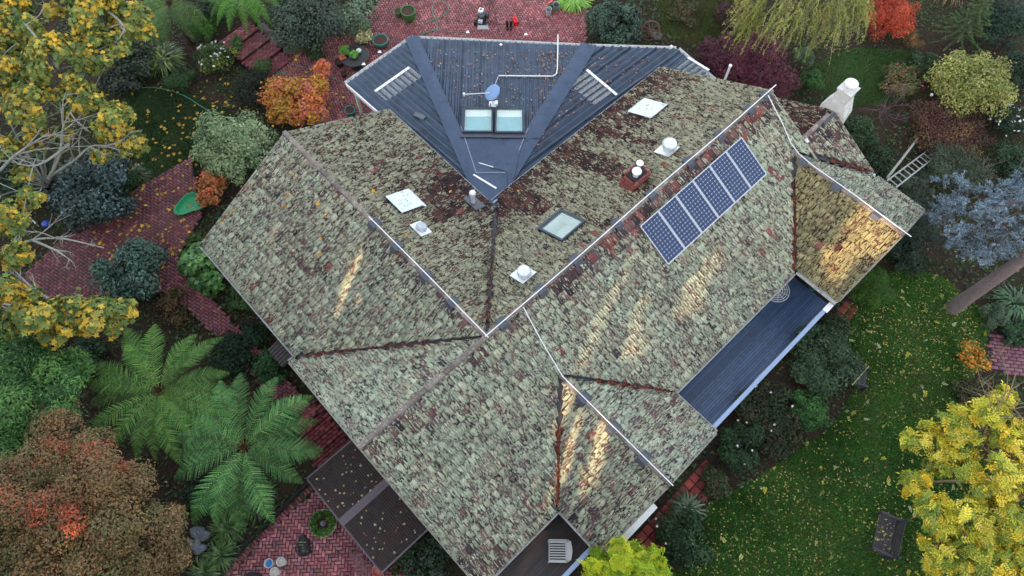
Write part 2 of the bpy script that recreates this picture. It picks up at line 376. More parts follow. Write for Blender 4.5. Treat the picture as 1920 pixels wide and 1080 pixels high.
# red square terracotta pavers along the front gables
def pavers(label, p, q, rows, s, pal):
    d = q-p; Ln = np.linalg.norm(d); d /= Ln; n = np.cross(d, UP); an = math.atan2(d[1], d[0]); k = int(Ln/s)
    base = tag(MB().box((p+q)/2+n*rows*s/2+UP*.01, Ln+.04, rows*s+.06, .02, d, n).build('paver_path', MORTAR), label, kind='structure')
    for r_ in range(rows):
        for i in range(k):
            c = p+d*(i+.5)*s+n*(r_+.5)*s; c[2] = .035+random.gauss(0, .002)
            V, F, cc = brick_mesh(c[None], np.array([an]), s-.02, s-.02, .04, lin(np.array(random.choice(pal)))[None]*random.uniform(.75, 1.2)); np_obj('paver', V, F, BRICK, base, cc)
tp = ((146,66,60),(132,56,54),(120,60,58))
pavers('red square pavers along the front gable wall', at(1168,1032,0), at(1330,852,0), 3, .32, tp)
pavers('red square pavers beside the round clipped bush', at(1545,612,0), at(1590,556,0), 2, .32, tp)
# ------------------------------------------------------------------ the house: measures
S = .5282; HR = 5.203; W1, W2 = 4.746, 5.046; A0, A1 = -7.07, 12.307
AL, BL, WLS, WLN = -2.051, 10.817, 4.675, 4.244
AB, HB, BB, WBS, WBN = -.93, 4.011, 6.949, 2.711, 2.772
AC, HC, BC, WCS, WCN = 11.598, 4.10, 6.893, 2.809, 2.691
AD1, BD, HD, WDS, WDN = 14.15, 1.91, 4.02, 2.6, 2.3
CB0 = (HR-HB)/S; CC0 = (HR-HC)/S
house = thing('house', 'sprawling house with lichen covered tile roofs and a blue metal roof', 'house', P0)
WALL = mat('cream_wall', (196,188,172), .85, 0, .12, 5, .3)
WHITE = mat('white_paint', (226,228,228), .5, 0, .08, 8)
GUTTER = mat('gutter_white', (214,216,216), .55, 0, .2, 9, dirt=(110,106,96))
DKTIMB = mat('dark_stain', (52,46,46), .8, 0, .3, 8, .3)
UNDER = mat('roof_underlay', (40,32,32), .95, 0, .3, 8)
LEAD = mat('lead_grey', (78,82,92), .5, .3, .25, 6)
VALLEY = mat('valley_iron', (58,58,66), .55, .3, .35, 7, dirt=(84,44,36))
def tile_mat(name, l1, l2, l3):
    m, N, L, Bs = nodes(name); P = pos(N)
    a = N.new('ShaderNodeAttribute'); a.attribute_name = 'Col'
    d = N.new('ShaderNodeAttribute'); d.attribute_name = 'lichen'
    nz = noise(N, L, 26, 4, .7, P)
    tp = N.new('ShaderNodeAttribute'); tp.attribute_name = 'tile_place'
    off = mixc(N, L, .05, tp.outputs['Vector'], nz.outputs[1], 'ADD')
    base = mixc(N, L, 1.0, a.outputs['Color'], ramp(N, L, noise(N, L, 40, 4, .7, P).outputs[0], [(.3, (.62,)*3), (.7, (1.35,)*3)]).outputs[0], 'MULTIPLY')
    msk = None
    for sc, k in ((10., 1.0), (19., .85), (38., .6)):
        v = N.new('ShaderNodeTexVoronoi'); v.inputs['Scale'].default_value = sc; L.new(off, v.inputs['Vector'])
        sp = N.new('ShaderNodeSeparateColor'); L.new(v.outputs['Color'], sp.inputs[0])
        # radius grows with cover; cells above the cover stay bare
        on = mathn(N, L, 'LESS_THAN', sp.outputs[0], mathn(N, L, 'MULTIPLY', d.outputs['Fac'], 1.05*k+.12))
        rad = mathn(N, L, 'ADD', mathn(N, L, 'MULTIPLY', sp.outputs[1], .42), .36)
        e = mathn(N, L, 'MULTIPLY', mathn(N, L, 'SUBTRACT', rad, v.outputs['Distance']), 9.0, True)
        q = mathn(N, L, 'MULTIPLY', on, e)
        msk = q if msk is None else mathn(N, L, 'MAXIMUM', msk, q)
        if sc == 19.: tone = sp.outputs[2]
    msk = mathn(N, L, 'MULTIPLY', msk, ramp(N, L, noise(N, L, 90, 3, .7, P).outputs[0], [(.30, (.45,)*3), (.44, (1,)*3)]).outputs[0])
    big = noise(N, L, .8, 4, .6, P)
    lc = mixc(N, L, ramp(N, L, big.outputs[0], [(.42, (0,)*3), (.62, (1,)*3)]).outputs[0], mixc(N, L, tone, lin(l1), lin(l2)), mixc(N, L, tone, lin(l3), lin(l1)))
    lc = mixc(N, L, 1.0, lc, ramp(N, L, a.outputs['Alpha'], [(0, (.70,)*3), (1, (1.22,)*3)]).outputs[0], 'MULTIPLY')
    lc = mixc(N, L, 1.0, lc, ramp(N, L, noise(N, L, 55, 4, .75, P).outputs[0], [(.3, (.6,)*3), (.7, (1.3,)*3)]).outputs[0], 'MULTIPLY')
    col = mixc(N, L, msk, base, lc)
    L.new(col, Bs.inputs['Base Color']); Bs.inputs['Roughness'].default_value = .9; Bs.inputs['Specular IOR Level'].default_value = .2
    hgt = mathn(N, L, 'ADD', mathn(N, L, 'MULTIPLY', msk, .6), mathn(N, L, 'MULTIPLY', nz.outputs[0], .8))
    b = N.new('ShaderNodeBump'); b.inputs['Strength'].default_value = .9; b.inputs['Distance'].default_value = .02
    L.new(hgt, b.inputs['Height']); L.new(b.outputs[0], Bs.inputs['Normal'])
    return m
T_MINT = tile_mat('tile_mint_lichen', (194,204,180), (166,174,152), (184,178,150))
T_OLIVE = tile_mat('tile_olive_lichen', (178,180,154), (152,148,124), (160,150,122))
T_GOLD = tile_mat('tile_gold_lichen', (172,168,128), (146,140,104), (160,146,104))
PAL_T = ((106,80,82),(94,74,78),(118,88,86),(84,68,74),(124,96,92),(100,82,88),(70,60,64))
PAL_D = ((72,48,48),(60,42,44),(84,54,52),(54,40,44),(92,60,56))
PX_ = np.array([0,.12,.38,.5,.62,.88,1.]); PH_ = np.array([.040,.003,.003,.036,.003,.003,.040]); PL_ = np.array([.14,-.10,-.22,.12,-.22,-.10,.14])  # lichen thinned in the pans to paint in shade between the rolls
def slope_point(base, E, D, h, e, c, up=0.):
    n = np.array([D[0]*S, D[1]*S, 1.])/math.sqrt(1+S*S)
    return base + np.multiply.outer(e, E) + np.multiply.outer(c, D) + np.multiply.outer(h-S*np.asarray(c), UP) + np.multiply.outer(up, n)
def hcut(r, holes, c, c2):
    for h0, h1, g0, g1 in holes:
        if c2 > g0 and c < g1: r = cut(r, h0, h1)
    return r
def slope(E, D, base, h, w, iv, dens, pal, mtl, single=0, near=None, label=None, c_start=0.06, redder=None, holes=()):
    base = np.array([base[0], base[1], 0.])
    # underlay: one strip per interval
    V, F = [], []
    st = .12
    for c in np.arange(0, w-1e-6, st):
        c2 = min(c+st, w-.02)
        for lo, hi in hcut(iv((c+c2)/2), holes, c, c2):
            k = len(V); V += [slope_point(base, E, D, h, lo, c, -.035), slope_point(base, E, D, h, hi, c, -.035), slope_point(base, E, D, h, hi, c2, -.035), slope_point(base, E, D, h, lo, c2, -.035)]; F.append((k, k+1, k+2, k+3))
    root = np_obj('roof_slope', np.array(V), np.array(F), UNDER, house)
    if label: root['label'] = label
    ex = .292; tw = .212; tiles = []
    nco = int((w+.05)/ex)+1
    for j in range(nco):
        c1 = w+.05-j*ex; c0 = c1-ex-.035
        cm = max((c0+c1)/2, .03)
        if c1 < c_start: break
        for lo, hi in iv(cm):
            o = (j % 2)*tw/2; k0 = math.floor((lo-o)/tw)-1; k1 = math.ceil((hi-o)/tw)+1
            for k in range(k0, k1+1):
                e0 = k*tw+o
                if e0+tw < lo+.03 or e0 > hi-.03: continue
                if any(h0-.06 < e0+tw/2 < h1+.06 and g0-.02 < (c0+c1)/2 < g1+.02 for h0, h1, g0, g1 in holes): continue
                tiles.append((e0, max(c0, 0.0), c1, lo, hi))
    t = np.array(tiles); n = len(t)
    e = t[:, 0, None]+PX_[None]*tw*.955+rng.normal(0, .004, (n, 1))
    rows = []
    lift = rng.normal(0, .006, n); skew = rng.normal(0, .010, n)
    for r_, (cc, base_up) in enumerate(((t[:, 1], 0.0), (t[:, 2], .060), (t[:, 2], 0.002))):
        cc2 = cc+rng.normal(0, .006, n)*(r_ > 0) if r_ != 2 else rows[1][1]
        ee = e+skew[:, None]*(r_ > 0)
        # trim at verges and valleys: keep each vertex inside the slope at its own distance from the ridge
        lo2 = np.empty(n); hi2 = np.empty(n); cmid = (t[:, 3]+t[:, 4])/2
        for i in range(n):
            best = None
            for lo, hi in iv(min(max(cc2[i], 0.), w-.01)):
                dd = 0 if lo <= t[i, 0]+tw/2 <= hi else min(abs(t[i, 0]+tw/2-lo), abs(t[i, 0]+tw/2-hi))
                if best is None or dd < best[0]: best = (dd, lo, hi)
            lo2[i], hi2[i] = (best[1], best[2]) if best else (t[i, 3], t[i, 4])
        ee = np.clip(ee, lo2[:, None], hi2[:, None])
        up = (PH_[None]*(1 if r_ < 2 else 0))+base_up+(lift[:, None] if r_ else 0)
        rows.append((ee, cc2, up))
    Vs = []
    nrm = np.array([D[0]*S, D[1]*S, 1.])/math.sqrt(1+S*S)
    for ee, cc, up in rows:
        c_ = np.broadcast_to(cc[:, None], ee.shape); up = np.broadcast_to(up, ee.shape)
        Vs.append(base+ee[..., None]*E+c_[..., None]*D+(h-S*c_)[..., None]*UP+up[..., None]*nrm)
    seed_ = rng.uniform(0, 60, n); tuv = np.stack([np.stack([ee, np.broadcast_to(cc[:, None]*.5, ee.shape), np.broadcast_to(seed_[:, None], ee.shape)], -1) for ee, cc, up in rows], 1)
    V = np.stack(Vs, 1)                                           # n,3,7,3
    q = np.arange(6); f1 = np.stack([q, 7+q, 8+q, q+1], -1); f2 = np.stack([7+q, 14+q, 15+q, 8+q], -1)
    TF = np.concatenate([f1, f2]); PV_ = np.concatenate([PL_-.05, PL_+.10, PL_*0-.5])  # front edges kept bare so the colour deepens the course shadow lines
    cen = t[:, 0]+tw/2; cc = (t[:, 1]+t[:, 2])/2
    dv = np.clip(dens(cen, cc)+rng.normal(0, .17, n), 0, 1)
    kk = rng.integers(0, len(pal), n); col = lin(np.array(pal))[kk]*rng.uniform(.7, 1.3, (n, 1))
    rd = (rng.random(n) < .007) if redder is None else (rng.random(n) < .006+.22*redder(cen, cc))
    col = np.c_[col, rng.beta(2, 2, n)]
    col[rd, :3] = lin((138,84,80))*rng.uniform(.8, 1.15, (rd.sum(), 1)); dv[rd] *= .4
    order = np.arange(n)
    if single:
        order = np.argsort(np.hypot(*((V[:, 1, 3, :2])-np.array(near[:2])).T))
        for i in order[:single]:
            np_obj('tile', V[i].reshape(-1, 3), TF, mtl, root, np.repeat(col[i:i+1], 21, 0), attr=np.clip(dv[i]+PV_, 0, 1), vec=tuv[i].reshape(-1, 3))
        order = order[single:]
    V = V[order]; m_ = len(order)
    F = (np.arange(m_)[:, None, None]*21+TF[None]).reshape(-1, 4)
    tag(np_obj('tiles', V.reshape(-1, 3), F, mtl, root, np.repeat(col[order], 21, 0), attr=np.clip(dv[order][:, None]+PV_[None], 0, 1).ravel(), vec=tuv[order].reshape(-1, 3)), kind='stuff')
    return root
def cut(ivs, lo, hi):
    out = []
    for a, b in ivs:
        if hi <= a or lo >= b: out.append((a, b)); continue
        if lo > a: out.append((a, lo))
        if hi < b: out.append((hi, b))
    return [x for x in out if x[1]-x[0] > .02]
G = .09                                                          # half width of an open valley
def iv_se(c):
    r = [(A0, A1)]
    if c > CB0: r = cut(r, AB-(c-CB0)-G, AB+(c-CB0)+G)
    if c > CC0: r = cut(r, AC-(c-CC0)-G, AC+(c-CC0)+G)
    return r
def iv_nw(c): return [(AL+c+G, A1)]             # the left wing runs in here
def iv_l(c): return [(-BL, -c-G)]                                # measured along b
pl_se = (W(0, 0, HR), np.array([*(B_[:2]*S), 1.])); pl_nw = (W(0, 0, HR), np.array([*(-B_[:2]*S), 1.]))
pl_ls = (W(AL, 0, HR), np.array([*(-A[:2]*S), 1.])); pl_ln = (W(AL, 0, HR), np.array([*(A[:2]*S), 1.]))
pl_bs = (W(AB, 0, HB), np.array([*(-A[:2]*S), 1.])); pl_cs = (W(AC, 0, HC), np.array([*(-A[:2]*S), 1.]))
sst = lambda x, a, b: np.clip((x-a)/(b-a), 0, 1)**2*(3-2*np.clip((x-a)/(b-a), 0, 1))
def band(x, lo, hi, s=.15): return sst(x, lo-s, lo+s)*(1-sst(x, hi-s, hi+s))
def d_se(e, c):
    d = .78+.16*fbm(e, c, .7, 21)
    d -= .42*band(e, 1.0, 13, 1.2)*(1-sst(c, .35, .95))           # barer strip under the ridge
    d -= .25*(1-sst(c, .15, .6))
    d -= .3*band(e, -8, -5.2, .6)*sst(c, 3.0, 4.6)
    return np.clip(d, .08, .95)
def d_nw(e, c):
    d = .84-.54*sst(c, 1.9, 4.6)*(e > -3)+.16*fbm(e, c, .9, 31)
    for e0, e1, c0 in ((5.55,6.5,1.3), (8.35,9.6,2.6), (2.5,3.6,2.2), (7.6,8.0,1.5)):
        d -= .6*band(e, e0, e1, .12)*sst(c, c0, c0+.3)            # zinc run-off keeps the tiles clean below metal fittings
    d -= .35*band(e, -2.6, 3.2, .8)*sst(c, 3.2, 4.4)
    return np.clip(d, .07, .92)
def d_ln(e, c):
    d = .80-.48*sst(c, 1.6, 4.2)*sst(e, -10.2, -7)+.15*fbm(e, c, .9, 41)
    for e0, e1, c0 in ((-6.6,-5.5,2.2), (-5.2,-4.6,1.5)): d -= .6*band(e, e0, e1, .12)*sst(c, c0, c0+.3)
    return np.clip(d, .07, .92)
d_ls = lambda e, c: np.clip(.74+.14*fbm(e, c, .6, 51)+.1*sst(c, 1, 4)-.25*(1-sst(c, .1, .7))*sst(e, -9, -5), .1, .9)
d_b = lambda e, c: np.clip(.78+.12*fbm(e, c, .8, 61), .1, .9)
d_c = lambda e, c: np.clip(.82+.1*fbm(e, c, .8, 71), .1, .95)
d_d = lambda e, c: np.clip(.22+.35*sst(e, 11, 12.6)*0+.2*fbm(e, c, 1.2, 81)+.3*sst(c, .3, 1.6), .03, .8)
_w = [on_plane(u, v, *pl_nw) for u, v in ((1014,432),(1055,393),(1098,420),(1053,458))]; _c = ab(sum(_w)/4); _ha = np.mean([abs(ab(x)[0]-_c[0]) for x in _w])-.03; _hb = np.mean([abs(ab(x)[1]-_c[1]) for x in _w])-.03
WINHOLE = [(_c[0]-_ha, _c[0]+_ha, -_c[1]-_hb, -_c[1]+_hb)]
slope(A, B_, P0, HR, W2, iv_se, d_se, PAL_T, T_MINT, 170, at(880,880,3.5), 'pale lichen covered main slope with the solar panels', redder=lambda e, c: band(e, 1.5, 11.5, .8)*(1-sst(c, .4, 1.0))*.8)
slope(A, -B_, P0, HR, W1, iv_nw, d_nw, PAL_D, T_OLIVE, 0, None, 'olive brown rear slope with the small brick chimney', holes=WINHOLE, redder=lambda e, c: .0)
slope(A, -B_, P0, HR, W1, lambda c: [(A0, AL-c-G)] if AL-c-G > A0+.05 else [], lambda e, c: np.clip(.74+.12*fbm(e, c, .9, 35), .1, .95), PAL_T, T_MINT, 0, None, 'triangular mint slope above the lower left gable')
slope(B_, -A, W(AL, 0), HR, WLS, iv_l, d_ls, PAL_T, T_MINT, 0, None, 'long lichen covered slope at the left')
slope(B_, A, W(AL, 0), HR, WLN, iv_l, d_ln, PAL_D, T_OLIVE, 0, None, 'brown slope of the left wing facing the metal roof', redder=lambda e, c: .0)
ivB = lambda c: [(CB0+c+G, BB)]; ivC = lambda c: [(CC0+c+G, BC)]
slope(B_, -A, W(AB, 0), HB, WBS, ivB, d_b, PAL_T, T_MINT, 130, at(1130,900,3.3), 'sun streaked slope of the front gable')
slope(B_, A, W(AB, 0), HB, WBN, ivB, d_b, PAL_T, T_MINT)
slope(B_, -A, W(AC, 0), HC, WCS, ivC, d_c, PAL_D, T_GOLD, 0, None, 'golden sunlit slope of the right gable')
slope(B_, A, W(AC, 0), HC, WCN, lambda c: [(max(CC0, BD+(HD-HC)/S)+c+G, BC)], d_b, PAL_T, T_MINT)
slope(A, B_, W(0, BD), HD, WDS, lambda c: [(A1-.25, min(AD1+.25, 99))] if c < .4 else [(max(A1-.25, AC+c+.25), AD1+.25)], d_d, PAL_T, T_MINT, 0, None, 'weathered brown slope beside the white chimney')
slope(A, -B_, W(0, BD), HD, WDN, lambda c: [(A1-.25, AD1+.25)], lambda e, c: d_d(e, c)*.4, PAL_D, T_OLIVE)
# ------------------------------------------------------------------ walls under the roofs
def wing_walls(o, E, D, w1, w2, h, e0, e1, inset=.55):
    z1 = h-.2-S*(w1-inset); z2 = h-.2-S*(w2-inset)
    prof = [(-(w1-inset), 0), (w2-inset, 0), (w2-inset, z2), (0, h-.2), (-(w1-inset), z1)]
    mb = MB().prism([np.array([o[0], o[1], 0])+E*e0+D*d+UP*z for d, z in prof], E*(e1-e0)); mb.f = [f for i, f in enumerate(mb.f) if i not in (4, 5)]   # open to the roof space
    mb.build('wall', WALL, house)
wing_walls(P0, A, B_, W1, W2, HR, A0+.22, A1-.22)
wing_walls(W(AL, 0), -B_, A, WLS, WLN, HR-.006, .3, BL-.22)
wing_walls(W(AB, 0), B_, A, WBS, WBN, HB, CB0+.4, BB-.35, .4)
wing_walls(W(AC+.7, 0), B_, A, WCS-.7, WCN-.7, HC-S*.7-.05, CC0+1.2, BC-.35, .35)
wing_walls(W(0, BD), A, B_, WDN, WDS, HD, A1-.4, AD1, .35)
# ------------------------------------------------------------------ ridges, verges, valleys, gutters
rt = []
for i in range(7):
    t_ = math.pi*i/6; rt.append((-.092*math.cos(t_), .06*math.sin(t_)**.7 if 0 < i < 6 else -.035))
def ridge_mesh(L_, name):
    me = bpy.data.meshes.new(name); V = []; 
    for k, x in enumerate((-L_/2, L_/2-.05, L_/2-.045, L_/2)):
        g = 1.0 if k < 2 else 1.12
        V += [(x, y*g, z*g) for y, z in rt]
    F = [(j*7+i, j*7+i+1, (j+1)*7+i+1, (j+1)*7+i) for j in range(3) for i in range(6)]+[tuple(range(21, 28))]
    me.from_pydata(V, [], F); me.update(); me.materials.append(RIDGE); return me
RIDGE = mat('ridge_tile', (118,106,102), .9, 0, .4, 14, .6, dirt=(164,166,148), objvar=.35)
RM = ridge_mesh(.41, 'ridge_tile')
def ridge(p, q):
    d = q-p; Ln = np.linalg.norm(d); d /= Ln; n = max(2, round(Ln/.37)); a = math.atan2(d[1], d[0])
    for i in range(n):
        o = bpy.data.objects.new('ridge_tile', RM); COL.link(o); o.parent = house
        o.location = Vector(p+d*(i+.5)*Ln/n+UP*(.045+random.gauss(0, .008))-P0); o.rotation_euler = (random.gauss(0, .03), random.gauss(0, .012), a+random.gauss(0, .015))
ridge(W(A0-.03, 0, HR), W(A1+.03, 0, HR)); ridge(W(AL, -BL-.03, HR), W(AL, -.1, HR))
ridge(W(AB, CB0-.1, HB), W(AB, BB+.03, HB)); ridge(W(AC, CC0-.1, HC), W(AC, BC+.03, HC)); ridge(W(A1-.1, BD, HD), W(AD1-.1, BD, HD))
def valley(p, q, w=.34):
    d = q-p; d /= np.linalg.norm(d); s = np.cross(d, UP); s /= np.linalg.norm(s)
    m_ = MB(); u = .02
    V = []
    for x in (p, q): V += [x-s*w/2+UP*.10, x-s*w/2*.35+UP*(u), x+s*w/2*.35+UP*(u), x+s*w/2+UP*.10]
    m_.add(V, [(0,1,5,4),(1,2,6,5),(2,3,7,6)]); m_.build('valley_gutter', VALLEY, house)
ev = HR-S*W1
VAL = [(W(AL, 0, HR-.03), W(AL-WLS, -WLS, HR-S*WLS)), (W(AL, 0, HR-.03), W(AL+WLN, -WLN, HR-S*WLN)),
       (W(AB, CB0, HB-.02), W(AB-(W2-CB0), W2, HR-S*W2)), (W(AB, CB0, HB-.02), W(AB+(W2-CB0), W2, HR-S*W2)),
       (W(AC, CC0, HC-.02), W(AC-(W2-CC0), W2, HR-S*W2)), (W(AC+.55, BD+.55+(HD-HC)/S, HC-S*.55), W(AC+2.6, BD+2.6+(HD-HC)/S, HC-S*2.6))]
for p, q in VAL: valley(p, q)
def gutter(p, q, out, name='gutter', mtl=None, drop=.03):
    out = np.array(out); d = q-p; d = d/np.linalg.norm(d); m_ = MB(); prof = [(0,-.0),(0,-.11),(.11,-.11),(.115,.0),(.125,.0),(.125,-.12),(-.008,-.12),(-.008,.0)]
    m_.prism([p+out*(x+.01)+UP*(z-drop) for x, z in prof], q-p).build(name, mtl or GUTTER, house)
    MB().box((p+q)/2-out*.02-UP*(.14), np.linalg.norm(q-p), .03, .2, d, out).build('fascia', WHITE, house)
zl = HR-S*WLS
gutter(W(AL-WLS, -BL, zl), W(AL-WLS, -WLS-.15, zl), -A)
gutter(W(A0, -W1, ev), W(AL-WLS-.15, -W1, ev), -B_)
gutter(W(AL+WLN, -BL, HR-S*WLN), W(AL+WLN, -W1-.1, HR-S*WLN), A)
gutter(W(AL+WLN+.3, -W1, ev), W(A1, -W1, ev), -B_)
zs = HR-S*W2
gutter(W(A0, W2, zs), W(AB-WBS-.1, W2, zs), B_); gutter(W(AB+WBN+.1, W2, zs), W(AC-WCS-.1, W2, zs), B_)
gutter(W(AB-WBS, W2+.1, HB-S*WBS), W(AB-WBS, BB, HB-S*WBS), -A); gutter(W(AB+WBN, W2+.1, HB-S*WBN), W(AB+WBN, BB, HB-S*WBN), A)
gutter(W(AC-WCS, W2+.1, HC-S*WCS), W(AC-WCS, BC, HC-S*WCS), -A); gutter(W(AC+WCN, W2-.3, HC-S*WCN), W(AC+WCN, BC, HC-S*WCN), A)
gutter(W(A1+.4, BD+WDS, HD-S*WDS), W(AD1+.25, BD+WDS, HD-S*WDS), B_)
def barge(p, q):
    MB().bar(p-UP*.13, q-UP*.13, .035, .2).build('barge_board', WHITE, house)
    MB().bar(p+UP*.012, q+UP*.012, .10, .05).build('verge_mortar', VERGE, house)
VERGE = mat('verge_mortar', (150,148,136), .95, 0, .35, 16, .8, dirt=(100,92,84))
for x, dr in ((A0, -1), (A1, 1)):
    barge(W(x, 0, HR), W(x, -W1, ev)); barge(W(x, 0, HR), W(x, W2, zs))
barge(W(AL, -BL, HR), W(AL-WLS, -BL, zl)); barge(W(AL, -BL, HR), W(AL+WLN, -BL, HR-S*WLN))
for a_, h_, b_, s1, s2 in ((AB, HB, BB, WBS, WBN), (AC, HC, BC, WCS, WCN)):
    barge(W(a_, b_, h_), W(a_-s1, b_, h_-S*s1)); barge(W(a_, b_, h_), W(a_+s2, b_, h_-S*s2))
barge(W(AD1+.25, BD, HD), W(AD1+.25, BD+WDS, HD-S*WDS)); barge(W(AD1+.25, BD, HD), W(AD1+.25, BD-WDN, HD-S*WDN))
# white sprinkler pipe clamped along the ridges, slate-coloured clamps under it
def pipe(pts, r=.018, k=3): MB().tube(smooth_path(pts, k), r, 8).build('roof_pipe', WHITE, house, smooth=True)
def clamp(p, d, w=.46):
    d = np.array(d)/np.linalg.norm(d); s = np.cross(d, UP); m_ = MB(); V = []
    for k in (-.16, .16):
        V += [p+d*k-s*w/2+UP*(-.02), p+d*k-s*.14+UP*.115, p+d*k+s*.14+UP*.115, p+d*k+s*w/2+UP*(-.02)]
    m_.add(V, [(0,1,5,4),(1,2,6,5),(2,3,7,6)]); o_ = m_.build('pipe_clamp', LEAD, house)
    o_.modifiers.new('thick', 'SOLIDIFY').thickness = .012
zr = .15
pipe([W(A1+.25, 0, HR+zr+.02), W(A1-3, .02, HR+zr), W(6, -.02, HR+zr-.02), W(2, .02, HR+zr-.01), W(AL-.05, 0, HR+zr)])
pipe([W(AL, -5.9, HR+zr), W(AL+.02, -3, HR+zr), W(AL, .1, HR+zr+.01)])
pipe([W(-.55, .1, HR+zr), W(-.75, 1.2, HR-S*1.2+.12), W(AB, CB0+.1, HB+zr), W(AB, 4.5, HB+zr), W(AB, BB+.1, HB+zr)], k=1)
pipe([W(A1-.35, .1, HR+zr), W(A1-.45, 1.1, HR-S*1.1+.12), W(AC, CC0+.2, HC+zr), W(AC, 4.6, HC+zr), W(AC, BC+.25, HC+zr)])
for a_ in (-1.4, .3, 1.9, 3.9, 5.6, 7.6, 9.3, 11.0, 11.95): clamp(W(a_, 0, HR), A)
for b_ in (-5.6, -4.4, -2.9, -1.6): clamp(W(AL, b_, HR), B_)
for b_ in (3.3, 4.6, 5.9): clamp(W(AB, b_, HB), B_, .5)
for b_ in (2.6, 4.1, 5.8): clamp(W(AC, b_, HC), B_, .5)
# ------------------------------------------------------------------ the blue metal roof
METAL = mat('blue_steel', (60,73,91), .38, .4, .34, 2.2, .0, .5, dirt=(44,52,64))
FLASH = mat('blue_flashing', (60,74,96), .42, .4, .24, 2.2, dirt=(48,59,75))
CLEAR = mat('clear_sheet', (176,182,186), .25, 0, .35, 4, alpha=.42, dirt=(150,150,146))
K = (AL+WLN+.02, -W1-.02); GM = .055; ZK = 2.56
def z_left(a, b): return ZK-GM*(-(b-K[1]))
def z_right(a, b): return ZK-GM*(a-K[0])
K3 = W(*K, ZK); L1 = W(5.95, -13.95, z_left(0, -13.95)); RH = W(11.43, -8.15, z_right(11.43, 0))
nC = np.cross(L1-K3, RH-K3); nC /= nC[2]
def z_cen(P): return K3[2]-((P[0]-K3[0])*nC[0]+(P[1]-K3[1])*nC[1])
def clip_line(poly, o, d, s, k):
    """interval along d of the line o+s*k inside a convex 2-D polygon"""
    ts = []
    P = [((p-o)@d, (p-o)@s) for p in poly]
    for i in range(len(P)):
        (x1, y1), (x2, y2) = P[i], P[(i+1) % len(P)]
        if (y1-k)*(y2-k) <= 0 and abs(y1-y2) > 1e-9: ts.append(x1+(x2-x1)*(k-y1)/(y2-y1))
    return (min(ts), max(ts)) if len(ts) >= 2 and max(ts)-min(ts) > .02 else None
def sheets(poly, d, zf, mtl, name='roof_sheet', pitch=.27, per=3, up=0., parent=None, kmin=None, kmax=None, tmin=None, tmax=None, rib=.055):
    d = np.array(d[:2])/np.linalg.norm(d[:2]); s = np.array([-d[1], d[0]]); poly = [np.array(p[:2]) for p in poly]; o = poly[0]
    ks = [(p-o)@s for p in poly]; lo = min(ks)+.001; hi = max(ks)-.001
    if kmin is not None: lo = max(lo, kmin)
    if kmax is not None: hi = min(hi, kmax)
    x = lo; out = []
    while x < hi:
        lines = []
        for r_ in range(per):
            for off, hh in ((0, 0), (.012, rib), (.058, rib), (.07, 0), (.16, 0), (.165, .008), (.18, .008), (.185, 0)):
                lines.append((x+r_*pitch+off, hh))
        lines.append((x+per*pitch, 0)); V = []; F = []; prev = None
        for k, hh in lines:
            k = min(k, hi); iv_ = clip_line(poly, o, d, s, k)
            if iv_ is None: prev = None; continue
            t0, t1 = iv_
            if tmin is not None: t0 = max(t0, tmin)
            if tmax is not None: t1 = min(t1, tmax)
            if t1-t0 < .02: prev = None; continue
            i = len(V)
            for t_ in (t0, t1):
                q = o+d*t_+s*k; V.append((q[0], q[1], zf(q)+hh+up))
            if prev is not None: F.append((prev, prev+1, i+1, i))
            prev = i
        if F: out.append(np_obj(name, V, F, mtl, parent or house))
        x += per*pitch
    return out
polyL = [W(*K), W(2.2, -13.85), W(5.95, -13.95)]; polyC = [W(*K), W(5.95, -13.95), W(11.43, -8.15)]
polyR = [W(*K), W(11.43, -8.15), W(14.32, -5.43), W(14.1, -2.8)]
zL = lambda q: z_left(*ab((*q[:2], 0))); zR = lambda q: z_right(*ab((*q[:2], 0)))
zC = lambda q: z_cen(q)
sheets(polyL, -B_, zL, METAL); sheets(polyC, (.0, 1), zC, METAL); sheets(polyR, A, zR, METAL)
# hip flashings, wide flat blue strips, and the tray under the twin skylight
def flash(p, q, w, up=.05, mtl=None, name='hip_flashing'):
    d = q-p; d /= np.linalg.norm(d); s = np.cross(UP, d); s /= np.linalg.norm(s)
    V = []
    for x in (p, q): V += [x-s*w/2+UP*(up-.02), x-s*w*.1+UP*(up+.02), x+s*w*.1+UP*(up+.02), x+s*w/2+UP*(up-.02)]
    MB().add(V, [(0,1,5,4),(1,2,6,5),(2,3,7,6)]).build(name, mtl or FLASH, house)
flash(K3, L1, .62, .085); flash(K3, RH, .72, .085)
def cpt(u, v, up=.0):                                             # a point on the centre metal plane
    p = on_plane(u, v, K3, nC); return p+UP*up
tray = [cpt(*q, .068) for q in ((866,255),(985,255),(962,318),(952,336),(916,376),(893,328))]
MB().prism(tray, (0, 0, .012)).build('flashing_tray', FLASH, house)
SEAL = mat('sealant', (150,156,170), .7, 0, .4, 40)
for q1, q2 in (((864,238),(893,326)), ((893,326),(956,326)), ((956,326),(990,243))):
    MB().bar(cpt(*q1, .094), cpt(*q2, .094), .02, .012).build('sealant_bead', SEAL, house)
